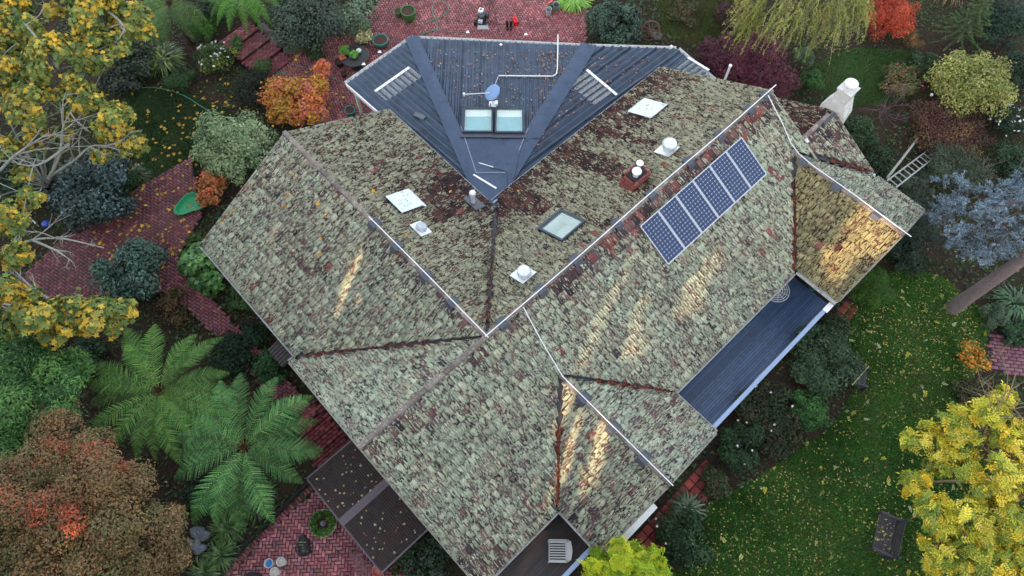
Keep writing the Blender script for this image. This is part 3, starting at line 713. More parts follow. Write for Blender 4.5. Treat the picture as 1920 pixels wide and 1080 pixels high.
# clear corrugated sheets let into the roof with a pale batten showing
def clear_sheet(poly, d, zf, px, z, bar):
    d2 = np.array(d[:2])/np.linalg.norm(d[:2]); s = np.array([-d2[1], d2[0]]); o = np.array(poly[0][:2])
    q = [at(u, v, z)[:2]-o for u, v in px]; ks = [x@s for x in q]; ts = [x@d2 for x in q]
    lo, hi = min(ks)+.2, max(ks)-.2
    for sh in sheets(poly, d, zf, CLEAR, 'clear_sheet', up=.012, kmin=lo, kmax=hi, tmin=min(ts)+.15, tmax=max(ts)-.15, per=5): pass
    p1, p2 = [at(u, v, z) for u, v in bar]
    for p in (p1, p2): p[2] = zf(p)+.055
    MB().bar(p1, p2, .12, .02).build('pale_batten', WHITE, house)
clear_sheet(polyL, -B_, zL, [(692,172),(765,118),(798,140),(730,193)], 2.2, [(703,171),(767,126)])
clear_sheet(polyR, A, zR, [(1068,170),(1100,125),(1160,175),(1120,195)], 2.1, [(1100,133),(1156,180)])
clear_sheet(polyR, A, zR, [(1256,125),(1283,102),(1350,145),(1330,150)], 2.0, [(1290,106),(1330,130)])
for p, q, out in ((W(2.2, -13.9, z_left(0, -13.9)), W(5.95, -13.98, z_left(0, -13.95)), -B_), (L1+np.array([0, .03, 0]), W(11.43, -8.17, RH[2]), np.array([0, 1., 0])), (RH+np.array([0, .02, 0]), W(14.34, -5.45, z_right(14.3, 0)), np.array([.1, 1., 0])), (W(14.36, -5.4, z_right(14.3, 0)), W(14.14, -2.8, z_right(14.1, 0)), A)):
    out = np.array(out)/np.linalg.norm(out); gutter(p, q, out, drop=.02)
MB().bar(W(2.16, -13.85, z_left(0, -13.85)-.07), W(2.16, -10.9, z_left(0, -10.9)-.07), .05, .2).build('barge_board', WHITE, house)
for a_, b_ in ((2.35, -13.6), (5.8, -13.75), (11.3, -8.35), (14.1, -5.6), (8.6, -10.9), (2.35, -11.2)):
    MB().box(W(a_, b_, 1.08), .12, .12, 2.0 if b_ > -13 else 1.98, A, B_).build('veranda_post', WHITE, house, bevel=.008)
for u, v in ((682,122), (712,99), (877,62), (986,66)):
    p = at(u, v, 2.15); MB().box(p+UP*.03, .16, .05, .02).box(p+np.array([0, .05, .02]), .10, .10, .03).build('gutter_bracket', WHITE, house)
# white conduit across the metal roof
cd = [cpt(935,144,.07), cpt(1036,145,.07), cpt(1043,141,.07), cpt(1045,130,.07), cpt(1046,68,.09)]
MB().tube(cd, .026, 8).build('conduit', WHITE, house, smooth=True)
MB().tube([cpt(898,308,.1), cpt(925,316,.1)], .02, 6).build('loose_conduit', WHITE, house); MB().bar(cpt(888,330,.1), cpt(931,356,.1), .07, .03).build('loose_batten', WHITE, house)
CABLE = mat('black_cable', (26,26,30), .6)
MB().tube(smooth_path([cpt(920,318,.1), cpt(950,325,.1), cpt(952,352,.09), cpt(962,345,.09), cpt(975,290,.1), cpt(985,268,.1), cpt(1010,262,.1), cpt(1026,276,.1)], 5), .012, 5).build('cable', CABLE, house)
p = on_plane(787,219, W(2.2,-8,zL(W(2.2,-8))), np.array([*(B_[:2]*-GM), 1.])); MB().box(p+UP*.06, .5, .22, .05, (B_*.9+A*.3)/np.linalg.norm(B_*.9+A*.3), np.cross(UP, (B_*.9+A*.3)/np.linalg.norm(B_*.9+A*.3))).build('loose_board', mat('grey_board', (92,96,104), .8, 0, .3, 9), house)
# ------------------------------------------------------------------ skylights, vents, flues, chimneys on the tiles
GLASS = mat('skylight_glass', (150,186,186), .08, 0, .1, 2); GLASSD = mat('skylight_shade', (112,164,170), .08, 0, .1, 2); WELL = mat('light_well', (222,234,228), .6, 0, .06, 3)
FRAMEG = mat('frame_grey', (58,66,78), .45, .4, .15, 6)
DOME = mat('dome_white', (206,216,222), .35, 0, .12, 3, dirt=(150,156,150))
def basis(D):
    n = np.array([D[0]*S, D[1]*S, 1.]); n /= np.linalg.norm(n); y = np.array([D[0], D[1], -S]); y /= np.linalg.norm(y); return y, n
def skylight(center, X, Y, Nn, wx, wy, kind, dp=.55):
    c = center
    if kind == 'dome':
        fr = MB(); fr.box(c+Nn*.06, wx, wy, .10, X, Y, Nn); s_ = fr.build('skylight', FRAMEG, house)
        MB().box(c+Nn*.125, wx+.05, wy+.05, .03, X, Y, Nn).build('dome_cover', DOME, s_, bevel=.02)
        MB().box(c+Nn*.05+Y*(wy/2+.08), wx+.1, .16, .02, X, Y, Nn).build('apron', GUTTER, s_)
        sp = MB()
        for k in range(6):
            sp.lathe([(.03*random.uniform(.5, 1), 0), (.03, .006)], c+Nn*.142+X*random.uniform(-.3, .3)*wx+Y*random.uniform(-.3, .3)*wy, 6, X, Y, Nn)
        sp.build('stain', mat('lichen_spot', (122,126,108), .9), s_)
    else:
        t_ = .075; fr = MB()
        for sx in (-1, 1): fr.box(c+Nn*.06+X*sx*(wx/2-t_/2), t_, wy, .13, X, Y, Nn)
        for sy in (-1, 1): fr.box(c+Nn*.061+Y*sy*(wy/2-t_/2), wx-2*t_, t_, .132, X, Y, Nn)
        s_ = fr.build('skylight', FRAMEG, house)
        # open well of white boards below the pane
        wl_ = MB()
        for sx in (-1, 1): wl_.box(c+Nn*(.02-dp/2)+X*sx*(wx/2-t_-.02), .02, wy-2*t_, dp, X, Y, Nn)
        for sy in (-1, 1): wl_.box(c+Nn*(.019-dp/2)+Y*sy*(wy/2-t_-.02), wx-2*t_-.05, .02, dp, X, Y, Nn)
        wl_.box(c-Nn*(dp-.03), wx-2*t_, wy-2*t_, .02, X, Y, Nn)
        wl_.build('light_well', WELL, s_)
        MB().box(c+Nn*.085, wx-2*t_+.01, wy-2*t_+.01, .012, X, Y, Nn).build('pane', PANE, s_)
        MB().box(c+Nn*.02+Y*(wy/2+.09), wx+.16, .2, .03, X, Y, Nn).build('apron', LEAD, s_)
    return s_
m, N, L, Bs = nodes('pane_glass'); Bs.inputs['Base Color'].default_value = (*lin((205,228,226)), 1); Bs.inputs['Roughness'].default_value = .06
Bs.inputs['Alpha'].default_value = .12; PANE = m
def px_rect(px, pl, X, Y):
    q = [on_plane(u, v, *pl) for u, v in px]; c = sum(q)/4
    ex = [abs((x-c)@X) for x in q]; ey = [abs((x-c)@Y) for x in q]
    return c, 2*np.mean(ex), 2*np.mean(ey)
y_, n_ = basis(A); X_ = B_
c, wx, wy = px_rect(((724,373),(763,360),(790,388),(752,404)), pl_ln, X_, y_); skylight(c, X_, y_, n_, wx, wy, 'dome')['label'] = 'white dome skylight on the left wing'
y_, n_ = basis(-B_); X_ = A
c, wx, wy = px_rect(((1181,211),(1212,189),(1250,202),(1219,228)), pl_nw, X_, y_); skylight(c, X_, y_, n_, wx, wy, 'dome')['label'] = 'white dome skylight near the top of the rear slope'
c, wx, wy = px_rect(((1014,432),(1055,393),(1098,420),(1053,458)), pl_nw, X_, y_); skylight(c, X_, y_, n_, wx, wy, 'glass')['label'] = 'square framed roof window on the rear slope'
nCn = nC/np.linalg.norm(nC); yC = np.array([0, 1., 0])-nCn*nCn[1]; yC /= np.linalg.norm(yC); xC = np.cross(yC, nCn)
for px in (((869,207),(926,207),(924,254),(868,254)), ((929,207),(983,208),(982,255),(927,255))):
    q = [cpt(u, v, .10) for u, v in px]; c = sum(q)/4; wx = np.mean([abs((x-c)@xC) for x in q])*2; wy = np.mean([abs((x-c)@yC) for x in q])*2
    s_ = skylight(c, xC, -yC, nCn, wx, wy, 'glass', .05)
    MB().box(c+nCn*.02+yC*(-wy*.14), wx-.22, wy*.62, .01, xC, yC, nCn).build('blind', GLASSD, s_)
STEEL = mat('galvanised', (216,222,226), .4, .25, .1, 5); 
def roof_pt(u, v, pl): return on_plane(u, v, *pl)
# spinning ventilators: round finned head on a stub and square flashing
def ventilator(u, v, pl, D, dia, kind, label):
    y_, n_ = basis(D); X = np.cross(y_, n_); p = roof_pt(u, v, pl)
    r_ = MB().box(p+n_*.085, dia*1.3, dia*1.5, .02, X, y_, n_).build('ventilator', STEEL, house); r_['label'] = label
    MB().lathe([(dia*.36, -.1), (dia*.36, dia*.55)], p, 16).build('stub', STEEL, r_, smooth=True)
    h0 = dia*.5
    if kind == 'whirly':
        for i in range(18):
            a_ = 2*math.pi*i/18; q = []
            for k in range(7):
                t_ = math.pi*(k/6-.5); rr = dia*.5*math.cos(t_)**.8+dia*.08; q.append(p+UP*(h0+dia*.38+dia*.36*math.sin(t_))+np.array([math.cos(a_+t_*.25), math.sin(a_+t_*.25), 0])*rr)
            V = []
            for k, x in enumerate(q):
                tt = np.array([-math.sin(a_), math.cos(a_), 0])*dia*.085; V += [x-tt, x+tt*.6]
            MB().add(V, [(2*k, 2*k+1, 2*k+3, 2*k+2) for k in range(6)]).build('fin', STEEL, r_)
        MB().lathe([(dia*.3, 0), (dia*.28, .02), (dia*.1, .05), (0.01, .055)], p+UP*(h0+dia*.72), 18).build('cap', STEEL, r_, smooth=True)
        MB().lathe([(dia*.46, 0), (dia*.5, dia*.3), (dia*.36, dia*.6)], p+UP*(h0+dia*.06), 18).build('core', STEEL, r_, smooth=True)
    else:
        MB().lathe([(dia*.5, 0), (dia*.5, dia*.2), (dia*.42, dia*.36), (dia*.2, dia*.46), (.01, dia*.48)], p+UP*h0, 24).build('cap', STEEL, r_, smooth=True)
ventilator(1251,284, pl_nw, -B_, .48, 'whirly', 'white spinning ventilator near the solar panels')
ventilator(982,517, pl_nw, -B_, .48, 'cap', 'white mushroom vent below the square roof window')
y_, n_ = basis(A); p = roof_pt(788, 432, pl_ln)
vg = MB().box(p+n_*.085, .62, .5, .03, B_, y_, n_).build('ventilator', STEEL, house); vg['label'] = 'low round vent cover on the left wing'
MB().lathe([(.2, 0), (.2, .1), (.16, .16), (.02, .18)], p+n_*.095, 20, B_, y_, n_).build('cap', mat('grey_plastic', (168,176,182), .5), vg, smooth=True)
p = roof_pt(888, 383, pl_ln); fl = MB().box(p+n_*.085, .7, .55, .03, B_, y_, n_).build('flue', LEAD, house)
MB().lathe([(.075, -.05), (.075, .72)], p, 14).build('pipe', STEEL, fl, smooth=True); MB().lathe([(.13, 0), (.13, .07), (.10, .11), (.01, .13)], p+UP*.72, 16).build('cowl', STEEL, fl, smooth=True); MB().lathe([(.15, 0), (.09, .12)], p+UP*.02, 14).build('collar', mat('terracotta_old', (118,84,80), .8), fl, smooth=True)
# small brick chimney
RBRICK = attr_mat('chimney_brick', .8, 0, .3, .5, 40, .25)
p = roof_pt(1186, 361, pl_nw); ch_l, ch_w = .86, .60; a_, b_ = ab(p); zt = p[2]+.46; cz = W(a_+ch_l/2, b_-ch_w/2)
CHN = MB().box(cz+UP*((zt+3.0)/2-.03), ch_l-.03, ch_w-.03, zt-3.06, A, B_).build('chimney', MORTAR, house); CHN['label'] = 'small red brick chimney with two round metal cowls'
C, an, ln_ = [], [], []
for k in range(12):
    z = zt-.03-k*.078
    if z < 3.0: break
    for sgn, E_, Ln, off, D_ in ((1, A, ch_l, ch_w/2, B_), (-1, A, ch_l, ch_w/2, B_), (1, B_, ch_w, ch_l/2, A), (-1, B_, ch_w, ch_l/2, A)):
        nb = 4 if Ln > .7 else 3
        for i in range(nb):
            C.append((cz+D_*sgn*(off-.04)+E_*((i+.5+.25*(k % 2)-.125)/nb-.5)*Ln*.97+UP*(z), math.atan2(E_[1], E_[0]), Ln/nb-.012))
cm = MB(); cols = []
for c_, a2, l_ in C:
    cm.box(c_-UP*.033, l_, .09, .066, (math.cos(a2), math.sin(a2), 0), (-math.sin(a2), math.cos(a2), 0)); q = lin(random.choice(((150,84,76),(134,74,68),(160,98,88),(118,70,66))))*random.uniform(.8, 1.15); cols += [q]*8
V = np.array(cm.v); tag(np_obj('bricks', V, np.array(cm.f), RBRICK, CHN, np.array(cols)), kind='stuff')
MB().box(cz+UP*(zt-.02), ch_l-.2, ch_w-.2, .05, A, B_).build('chimney_top', mat('soot', (36,36,40), .9), CHN)
for ea, eb, r_, h_ in ((-.12, .06, .17, .26), (.25, -.12, .13, .20)):
    q = cz+A*ea+B_*eb+UP*zt; cw = MB().lathe([(r_*.55, 0), (r_*.55, h_)], q, 14).build('cowl', STEEL, CHN, smooth=True)
    MB().lathe([(r_, 0), (r_, .035), (r_*.6, .075), (.01, .09)], q+UP*h_, 22).build('cowl_cap', WHITE, CHN, smooth=True)
MB().box(cz-A*(ch_l/2+.16)+B_*.05+UP*(HR-S*(-ab(cz)[1])+.03), .34, ch_w+.2, .03, A, basis(-B_)[0]*-1, basis(-B_)[1]).build('flashing', LEAD, CHN)
# white painted chimney with sloping shoulders
wc = W(AD1+.55, BD-.02); dep = .28
WCH = mat('white_masonry', (204,204,202), .85, 0, .14, 5, .5, dirt=(150,144,138))
prof = [(-.52, 0), (.52, 0), (.52, 3.95), (.28, 4.6), (.28, 5.05), (-.28, 5.05), (-.28, 4.6), (-.52, 3.95)]
wch = MB().prism([wc-A*dep+B_*x+UP*z for x, z in prof], A*dep*2).build('chimney', WCH, house, bevel=.015); wch['label'] = 'white painted chimney with sloping shoulders and round cap'
for k in range(9):
    z = 4.0+k*.07; hw = .52-(z-3.95)*.37+.012
    MB().box(wc+UP*z, dep*2+.02, hw*2, .05, A, B_).build('brick_course', WCH, wch)
MB().box(wc+UP*5.07, dep*2+.07, .63, .06, A, B_).build('crown_slab', WCH, wch)
cp = MB().lathe([(.16, 0), (.15, .22)], wc+UP*5.1, 18).build('chimney_pot', WCH, wch, smooth=True)
MB().lathe([(.25, 0), (.25, .04), (.21, .06), (.01, .08)], wc+UP*5.32, 26).build('pot_cap', WHITE, wch, smooth=True)
MB().box(W(AD1-.2, BD+.15, HD+.07), .75, .12, .05, A, B_).build('lead_flashing', LEAD, house)
MB().box(W(A1+.15, BD+.12, HD+.02), .26, .26, .04, A, basis(B_)[0], basis(B_)[1]).build('white_patch', GUTTER, house)
# small brown lean-to roof at the left eave
MB().prism([W(AL-WLS-.02, -5.9, 2.35), W(AL-WLS-.02, -5.0, 2.35), W(AL-WLS-.62, -5.0, 2.18), W(AL-WLS-.62, -5.9, 2.18)], (0, 0, .05)).build('window_hood', DKTIMB, house)
for i in range(7): MB().bar(W(AL-WLS-.02, -5.85+i*.13, 2.415), W(AL-WLS-.64, -5.85+i*.13, 2.245), .07, .03).build('hood_slat', DKTIMB, house)
# white hood under the front gable
MB().bar(W(AB-2.0, BB+.12, 2.2), W(AB-.35, BB+.12, 2.2), .32, .06).bar(W(AB-2.0, BB+.26, 2.1), W(AB-.35, BB+.26, 2.1), .04, .22).build('window_hood', WHITE, house)
# windows and doors in the walls that the decks look at
def window(p, E_, out, w, h):
    s_ = MB().box(p, w+.12, .08, h+.12, E_, out).build('window', WHITE, house); MB().box(p+np.array(out)*.03, w, .04, h, E_, out).build('pane', mat('dark_glass', (40,50,60), .08), s_)
for a_ in (3.2, 5.2, 7.2): window(W(a_, W2-.53, 1.45), A, B_, 1.4, 1.5)
for b_ in (-9, -7.2): window(W(AL-WLS+.53, b_, 1.6), B_, -A, 1.2, 1.1)
window(W(AB, BB-.33, 1.5), A, B_, 2.2, 1.3); window(W(AC, BC-.33, 1.5), A, B_, 2.2, 1.3)
# ------------------------------------------------------------------ decks
def deck(label, a0, a1, b0, b1, z, rgb, name):
    root = MB().box(W((a0+a1)/2, (b0+b1)/2, (z-.03)/2), a1-a0, b1-b0, z-.05, A, B_).build('deck', DKTIMB, house); root['label'] = label
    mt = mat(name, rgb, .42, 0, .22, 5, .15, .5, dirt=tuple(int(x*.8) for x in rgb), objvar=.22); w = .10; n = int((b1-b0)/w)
    for i in range(n):
        x = a0
        cuts = sorted([a0]+[random.uniform(a0+.5, a1-.5) for _ in range(1+(a1-a0 > 5))]+[a1])
        for x0, x1 in zip(cuts[:-1], cuts[1:]):
            if x1-x0 < .1: continue
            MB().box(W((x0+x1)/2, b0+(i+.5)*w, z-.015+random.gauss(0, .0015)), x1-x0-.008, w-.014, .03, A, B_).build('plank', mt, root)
deck('timber veranda deck on the right, blue sky reflection coloured into its planks', AB+WBN-.2, AC-WCS+1.1, W2-.5, 6.85, .40, (60,82,114), 'deck_sky_tint')  # blue of the reflected sky is put into the plank base colour
deck('dark timber deck with the white slatted chair', A0+.3, AB-WBS+.2, W2-.5, 6.7, .40, (58,50,50), 'deck_dark')
BEAM = mat('beam_blue', (136,154,182), .5, .2, .12, 4)
for x0, x1, b_ in ((AB+WBN+.12, AC-WCS-.12, 6.78), (A0+.2, AB-WBS-.1, 6.62)):
    MB().box(W((x0+x1)/2, b_, 2.2), x1-x0, .15, .12, A, B_).build('veranda_beam', BEAM, house, bevel=.01)
    for k in range(3): MB().box(W(x0+.15+(x1-x0-.3)*k/2, b_-.02, 1.275), .1, .1, 1.745, A, B_).build('veranda_post', WHITE, house)
MB().box(W(AC-WCS-.25, 6.8, 2.27), .42, .2, .04, A, B_).build('beam_cap', WHITE, house)
# ------------------------------------------------------------------ brown covered way at the lower left
BROWN = mat('brown_corrugated', (54,42,42), .85, 0, .35, 5, .4, dirt=(36,30,32)); CAPG = mat('brown_cap', (92,84,92), .6, .1, .2, 6)
pg = thing('covered_way', 'brown corrugated gabled canopy over the front patio path', 'canopy', W(-8.1, .55))
zr_, ze = 2.15, 1.92
for sg, b1 in ((-1, -1.35), (1, 2.55)):
    x0, x1 = -9.02, -7.12; n = 24; wv = (x1-x0)/n
    for i in range(n):
        xs = x0+i*wv; V = []
        for k, (dx, hh) in enumerate(((0, 0), (.25, .022), (.5, .028), (.75, .022), (1., 0))):
            V += [W(xs+dx*wv, .58, zr_+hh), W(xs+dx*wv, b1, ze+hh)]
        o_ = np_obj('corrugation', V, [(2*k, 2*k+1, 2*k+3, 2*k+2) for k in range(4)], BROWN, pg)
MB().prism([W(-9.06, .44, zr_+.02), W(-9.06, .58, zr_+.075), W(-9.06, .72, zr_+.02)], A*1.95).build('ridge_cap', CAPG, pg)
for b1 in (-1.38, 2.6): MB().bar(W(-9.05, b1, ze-.02), W(-7.1, b1, ze-.02), .06, .06).build('gutter', CAPG, pg)
for a2 in (-9.04,):
    MB().bar(W(a2, .58, zr_-.07), W(a2, -1.35, ze-.07), .05, .12).build('rafter', CAPG, pg); MB().bar(W(a2, .58, zr_-.07), W(a2, 2.55, ze-.07), .05, .12).build('rafter', CAPG, pg)
for a2, b2 in ((-8.95, -1.25), (-8.95, .6), (-8.95, 2.45), (-7.2, -1.25), (-7.2, 2.45)): MB().box(W(a2, b2, .93), .09, .09, 1.84, A, B_).build('post', DKTIMB, pg)
# ------------------------------------------------------------------ leaves
def quad(t, s, ang, l, w, n=.0):
    """one leaflet in the leaf's own frame: root at (t,s), pointing at ang, length l, width w"""
    d = np.array([math.cos(ang), math.sin(ang)]); p = np.array([-d[1], d[0]]); o = np.array([t, s]); z = n
    m_ = o+d*l*.45; e = o+d*l
    return [(*o, 0), (*(m_+p*w/2), z), (*e, z*.3), (*(m_-p*w/2), z)]
SHAPES = {
 'leaf': np.array([quad(-.5, 0, 0, 1, .55, .12)]),
 'round': np.array([quad(-.5, 0, 0, 1, .85, .12)]),
 'narrow': np.array([quad(-.5, 0, 0, 1, .28, .1)]),
 'needle': np.array([quad(-.5, 0, .12, 1, .12, .05), quad(-.5, 0, -.12, 1, .12, -.05)]),
 'maple': np.array([quad(-.2, 0, a, l, .36, .1) for a, l in ((0, .75), (.95, .62), (-.95, .62), (1.9, .42), (-1.9, .42))]),
 'ash': np.array([quad(-.5+.17*k, 0, s*1.05, .34-.02*k, .13, .05) for k in range(1, 5) for s in (1, -1)]+[quad(.3, 0, 0, .34, .14, .05), quad(-.5, 0, 0, .85, .02, 0)]),
 'sprig': np.array([quad(-.4+.18*k, 0, s*.85, .5-.06*k, .2, .08) for k in range(4) for s in (1, -1)]+[quad(.1, 0, 0, .5, .2, .05)]),
}
def unit(v): return v/(np.linalg.norm(v, axis=-1, keepdims=True)+1e-9)
def leaf_mesh(C, Nn, size, cols, shape='leaf', T=None):
    tm = SHAPES[shape]; q = len(tm); n = len(C); Nn = unit(Nn)
    r = T if T is not None else rng.normal(size=(n, 3)); T_ = unit(r-(r*Nn).sum(1)[:, None]*Nn); S_ = np.cross(Nn, T_)
    L_ = (size*rng.uniform(.7, 1.3, n))[:, None, None, None]
    V = C[:, None, None, :]+L_*(tm[None, :, :, 0:1]*T_[:, None, None, :]+tm[None, :, :, 1:2]*S_[:, None, None, :]+tm[None, :, :, 2:3]*Nn[:, None, None, :])
    F = np.arange(n*q*4).reshape(-1, 4)
    return V.reshape(-1, 3), F, np.repeat(cols, q*4, 0)
def sphere_dirs(n, zmin=-1.):
    z = rng.uniform(zmin, 1, n); a = rng.uniform(0, 6.283, n); r = np.sqrt(1-z*z); return np.c_[r*np.cos(a), r*np.sin(a), z]
def palette(k, n, pal, mix=.3, jit=.22):
    """k: clump number of each leaf; every clump has its own main colour"""
    P = lin(np.array(pal)); m_ = int(k.max())+1 if n else 1
    main = rng.integers(0, len(P), m_); idx = main[k]; sw = rng.random(n) < mix; idx = np.where(sw, rng.integers(0, len(P), n), idx)
    tint = rng.uniform(.8, 1.2, (m_, 1))[k]
    return P[idx]*tint*rng.uniform(1-jit, 1+jit, (n, 1))
def lobes_leaves(lobes, per, size, pal, shape, up=.45, mix=.3, hollow=.55, zmin=.04, squash=.85, T=None, clumps=9, cs=1.):
    """lobes: list of (centre, radius); leaves sit on sub-clumps over each lobe"""
    Cs, Ns, Ks = [], [], []; k0 = 0
    for (c, r), n in zip(lobes, per):
        c = np.asarray(c); m_ = max(3, int(clumps)); d0 = sphere_dirs(m_, -.35); cc = d0*r*.62; cr = r*cs*rng.uniform(.34, .56, m_)
        k = rng.integers(0, m_, n); d = sphere_dirs(n); rad = cr[k]*(hollow+(1-hollow)*rng.random(n)**.6)*np.where(rng.random(n) < .12, rng.uniform(1, 1.55, n), 1.)
        P = cc[k]+d*rad[:, None]; P[:, 2] *= squash
        Ns.append(unit(P/r+d*.55)+np.array([0, 0, up])+rng.normal(0, .42, (n, 3))); Cs.append(c+P); Ks.append(k+k0); k0 += m_
    C = np.concatenate(Cs); Nn = np.concatenate(Ns); K_ = np.concatenate(Ks)
    ok = C[:, 2] > zmin; C, Nn, K_ = C[ok], Nn[ok], K_[ok]
    return leaf_mesh(C, Nn, size, palette(K_, len(C), pal, mix), shape)
def limbs(base, top, lobes, r0, wig=.12, k=5, lf=.5, sag=0.):
    """a trunk to the fork and a bent limb to every lobe"""
    Vs, Fs, o = [], [], 0
    def put(P, r):
        nonlocal o
        V, F = tube(smooth_path(P, 4), np.linspace(r[0], r[1], (len(P)-1)*4+1), 7); Vs.append(V); Fs.append(F+o); o += len(V)
    base = np.asarray(base, float); top = np.asarray(top, float); mid = (base+top)/2+rng.normal(0, wig*.3, 3)
    put([base-UP*.05, mid, top], (r0, r0*.72))
    for c, r in lobes:
        c = np.asarray(c); m_ = (top*.5+c*.5)+rng.normal(0, 1, 3)*wig*np.linalg.norm(c-top)-UP*sag; put([top-UP*.03, m_, c], (r0*lf, r0*lf*.24))
        for _ in range(k):
            e = c+sphere_dirs(1, -.2)[0]*r*.8; m2 = (c+e)/2+rng.normal(0, .12, 3)*r; put([m_*.3+c*.7, m2, e], (r0*.16, r0*.04))
    return np.concatenate(Vs), np.concatenate(Fs)
def lob(l):
    out = []
    for u, v, z, rp in l:
        P = at(u, v, z); out.append((P, rp*mpp(P)))
    return out
def tree(name, label, cat, base, lobes, total, size, pal, shape='leaf', mtl=None, trunk_r=.1, fork=None, bark=None, group=None, twigs=5, lf=.5, sag=0., part=('trunk', 'crown'), **kw):
    lobes = lob(lobes); b = at(*base, 0) if len(base) == 2 else np.array(base, float)
    root = thing(name, label, cat, b, group)
    top = np.array(fork) if fork is not None else np.array([*b[:2], min(l[0][2] for l in lobes)*.55])
    V, F = limbs(b, top, lobes, trunk_r, k=twigs, lf=lf, sag=sag); np_obj(part[0], V, F, bark or BARK, root, smooth=True)
    ws = np.array([l[1]**2 for l in lobes]); per = (total*ws/ws.sum()).astype(int)
    V, F, c = lobes_leaves(lobes, per, size, pal, shape, **kw); np_obj(part[1], V, F, mtl or LEAF, root, c)
    return root
def shrub(name, label, u, v, rp, h, n, size, pal, shape='leaf', mtl=None, cat='shrub', nl=7, asp=1., group=None, z0=0., bark=None, flowers=None, **kw):
    """a bush seen round (u,v) with a radius of rp pixels and a height of h metres"""
    n = int(n*.86); c = at(u, v, z0+h*.55); r = rp*mpp(c); lobes = []
    for i in range(nl):
        a = 6.283*i/nl+rng.uniform(-.3, .3); q = r*.58*(1 if i else 0)*rng.uniform(.8, 1.1); rr = r*rng.uniform(.40, .55)
        z = z0+min(h-rr*.75, h*.5+rng.uniform(-.1, .12)*h) if i else z0+h*.62
        lobes.append((np.array([c[0]+q*math.cos(a), c[1]+q*math.sin(a)*asp, max(z, z0+rr*.35)]), rr if i else r*.55))
    b = np.array([c[0], c[1], z0]); root = thing(name, label, cat, b, group)
    V, F = limbs(b, b+UP*h*.22, lobes, .045+.012*r, k=2); np_obj('stem', V, F, bark or BARK, root, smooth=True)
    ws = np.array([l[1]**2 for l in lobes]); per = (n*ws/ws.sum()).astype(int)
    V, F, col = lobes_leaves(lobes, per, size, pal, shape, squash=min(1., .5*h/r+.35), zmin=z0+.03, **kw); np_obj('foliage', V, F, mtl or LEAF, root, col)
    if flowers:
        k, fs, fc = flowers; P = []
        for _ in range(k):
            lc, lr = lobes[rng.integers(0, len(lobes))]; d = sphere_dirs(1, .15)[0]; P.append(lc+d*lr*1.0)
        P = np.array(P); Nn = rng.normal(0, .4, (k, 3))+UP
        Vf, Ff, cf = [], [], []
        for t_ in range(3):
            V, F, cc = leaf_mesh(P+rng.normal(0, fs*.12, (k, 3)), Nn+rng.normal(0, .5, (k, 3)), fs, np.repeat(lin(np.array(fc))[None], k, 0)*rng.uniform(.85, 1.1, (k, 1)), 'maple'); Ff.append(F+sum(map(len, Vf))); Vf.append(V); cf.append(cc)
        tag(np_obj('flowers', np.concatenate(Vf), np.concatenate(Ff), LEAF, root, np.concatenate(cf)), kind='stuff')
    return root
def strap(name, label, u, v, rp, n, pal, h=.6, cat='plant', wid=.035, z0=0., group=None, mtl=None):
    """a clump of arching strap leaves"""
    b = at(u, v, z0); r = rp*mpp(b); root = thing(name, label, cat, b, group); k = 6
    a = rng.uniform(0, 6.283, n); ln = r*rng.uniform(.55, 1.1, n); hh = h*rng.uniform(.6, 1.15, n)*(1.35-ln/r*.5)
    t = np.linspace(0, 1, k)[None]; d = np.stack([np.cos(a), np.sin(a)], -1); s = np.stack([-np.sin(a), np.cos(a)], -1); bend = rng.normal(0, .18, n)
    x = ln[:, None]*(t**1.1); z = hh[:, None]*(2.1*t-1.75*t*t); w = wid*np.array([.55, .9, 1, .9, .6, .06])[None]
    C = b+np.zeros((n, k, 3)); C[..., :2] += d[:, None]*x[..., None]+s[:, None]*(bend[:, None]*x*t)[..., None]+rng.normal(0, r*.07, (n, 1, 2)); C[..., 2] += np.maximum(z, .02)
    L_ = C.copy(); R_ = C.copy(); L_[..., :2] += s[:, None]*w[..., None]; R_[..., :2] -= s[:, None]*w[..., None]
    V = np.stack([L_, R_], 2).reshape(n, k*2, 3); j = np.arange(k-1); f = np.stack([2*j, 2*j+1, 2*j+3, 2*j+2], -1)
    F = (np.arange(n)[:, None, None]*2*k+f[None]).reshape(-1, 4)
    col = lin(np.array(pal))[rng.integers(0, len(pal), n)]*rng.uniform(.75, 1.25, (n, 1))
    np_obj('leaves', V.reshape(-1, 3), F, mtl or GLOSS, root, np.repeat(col, 2*k, 0)); return root
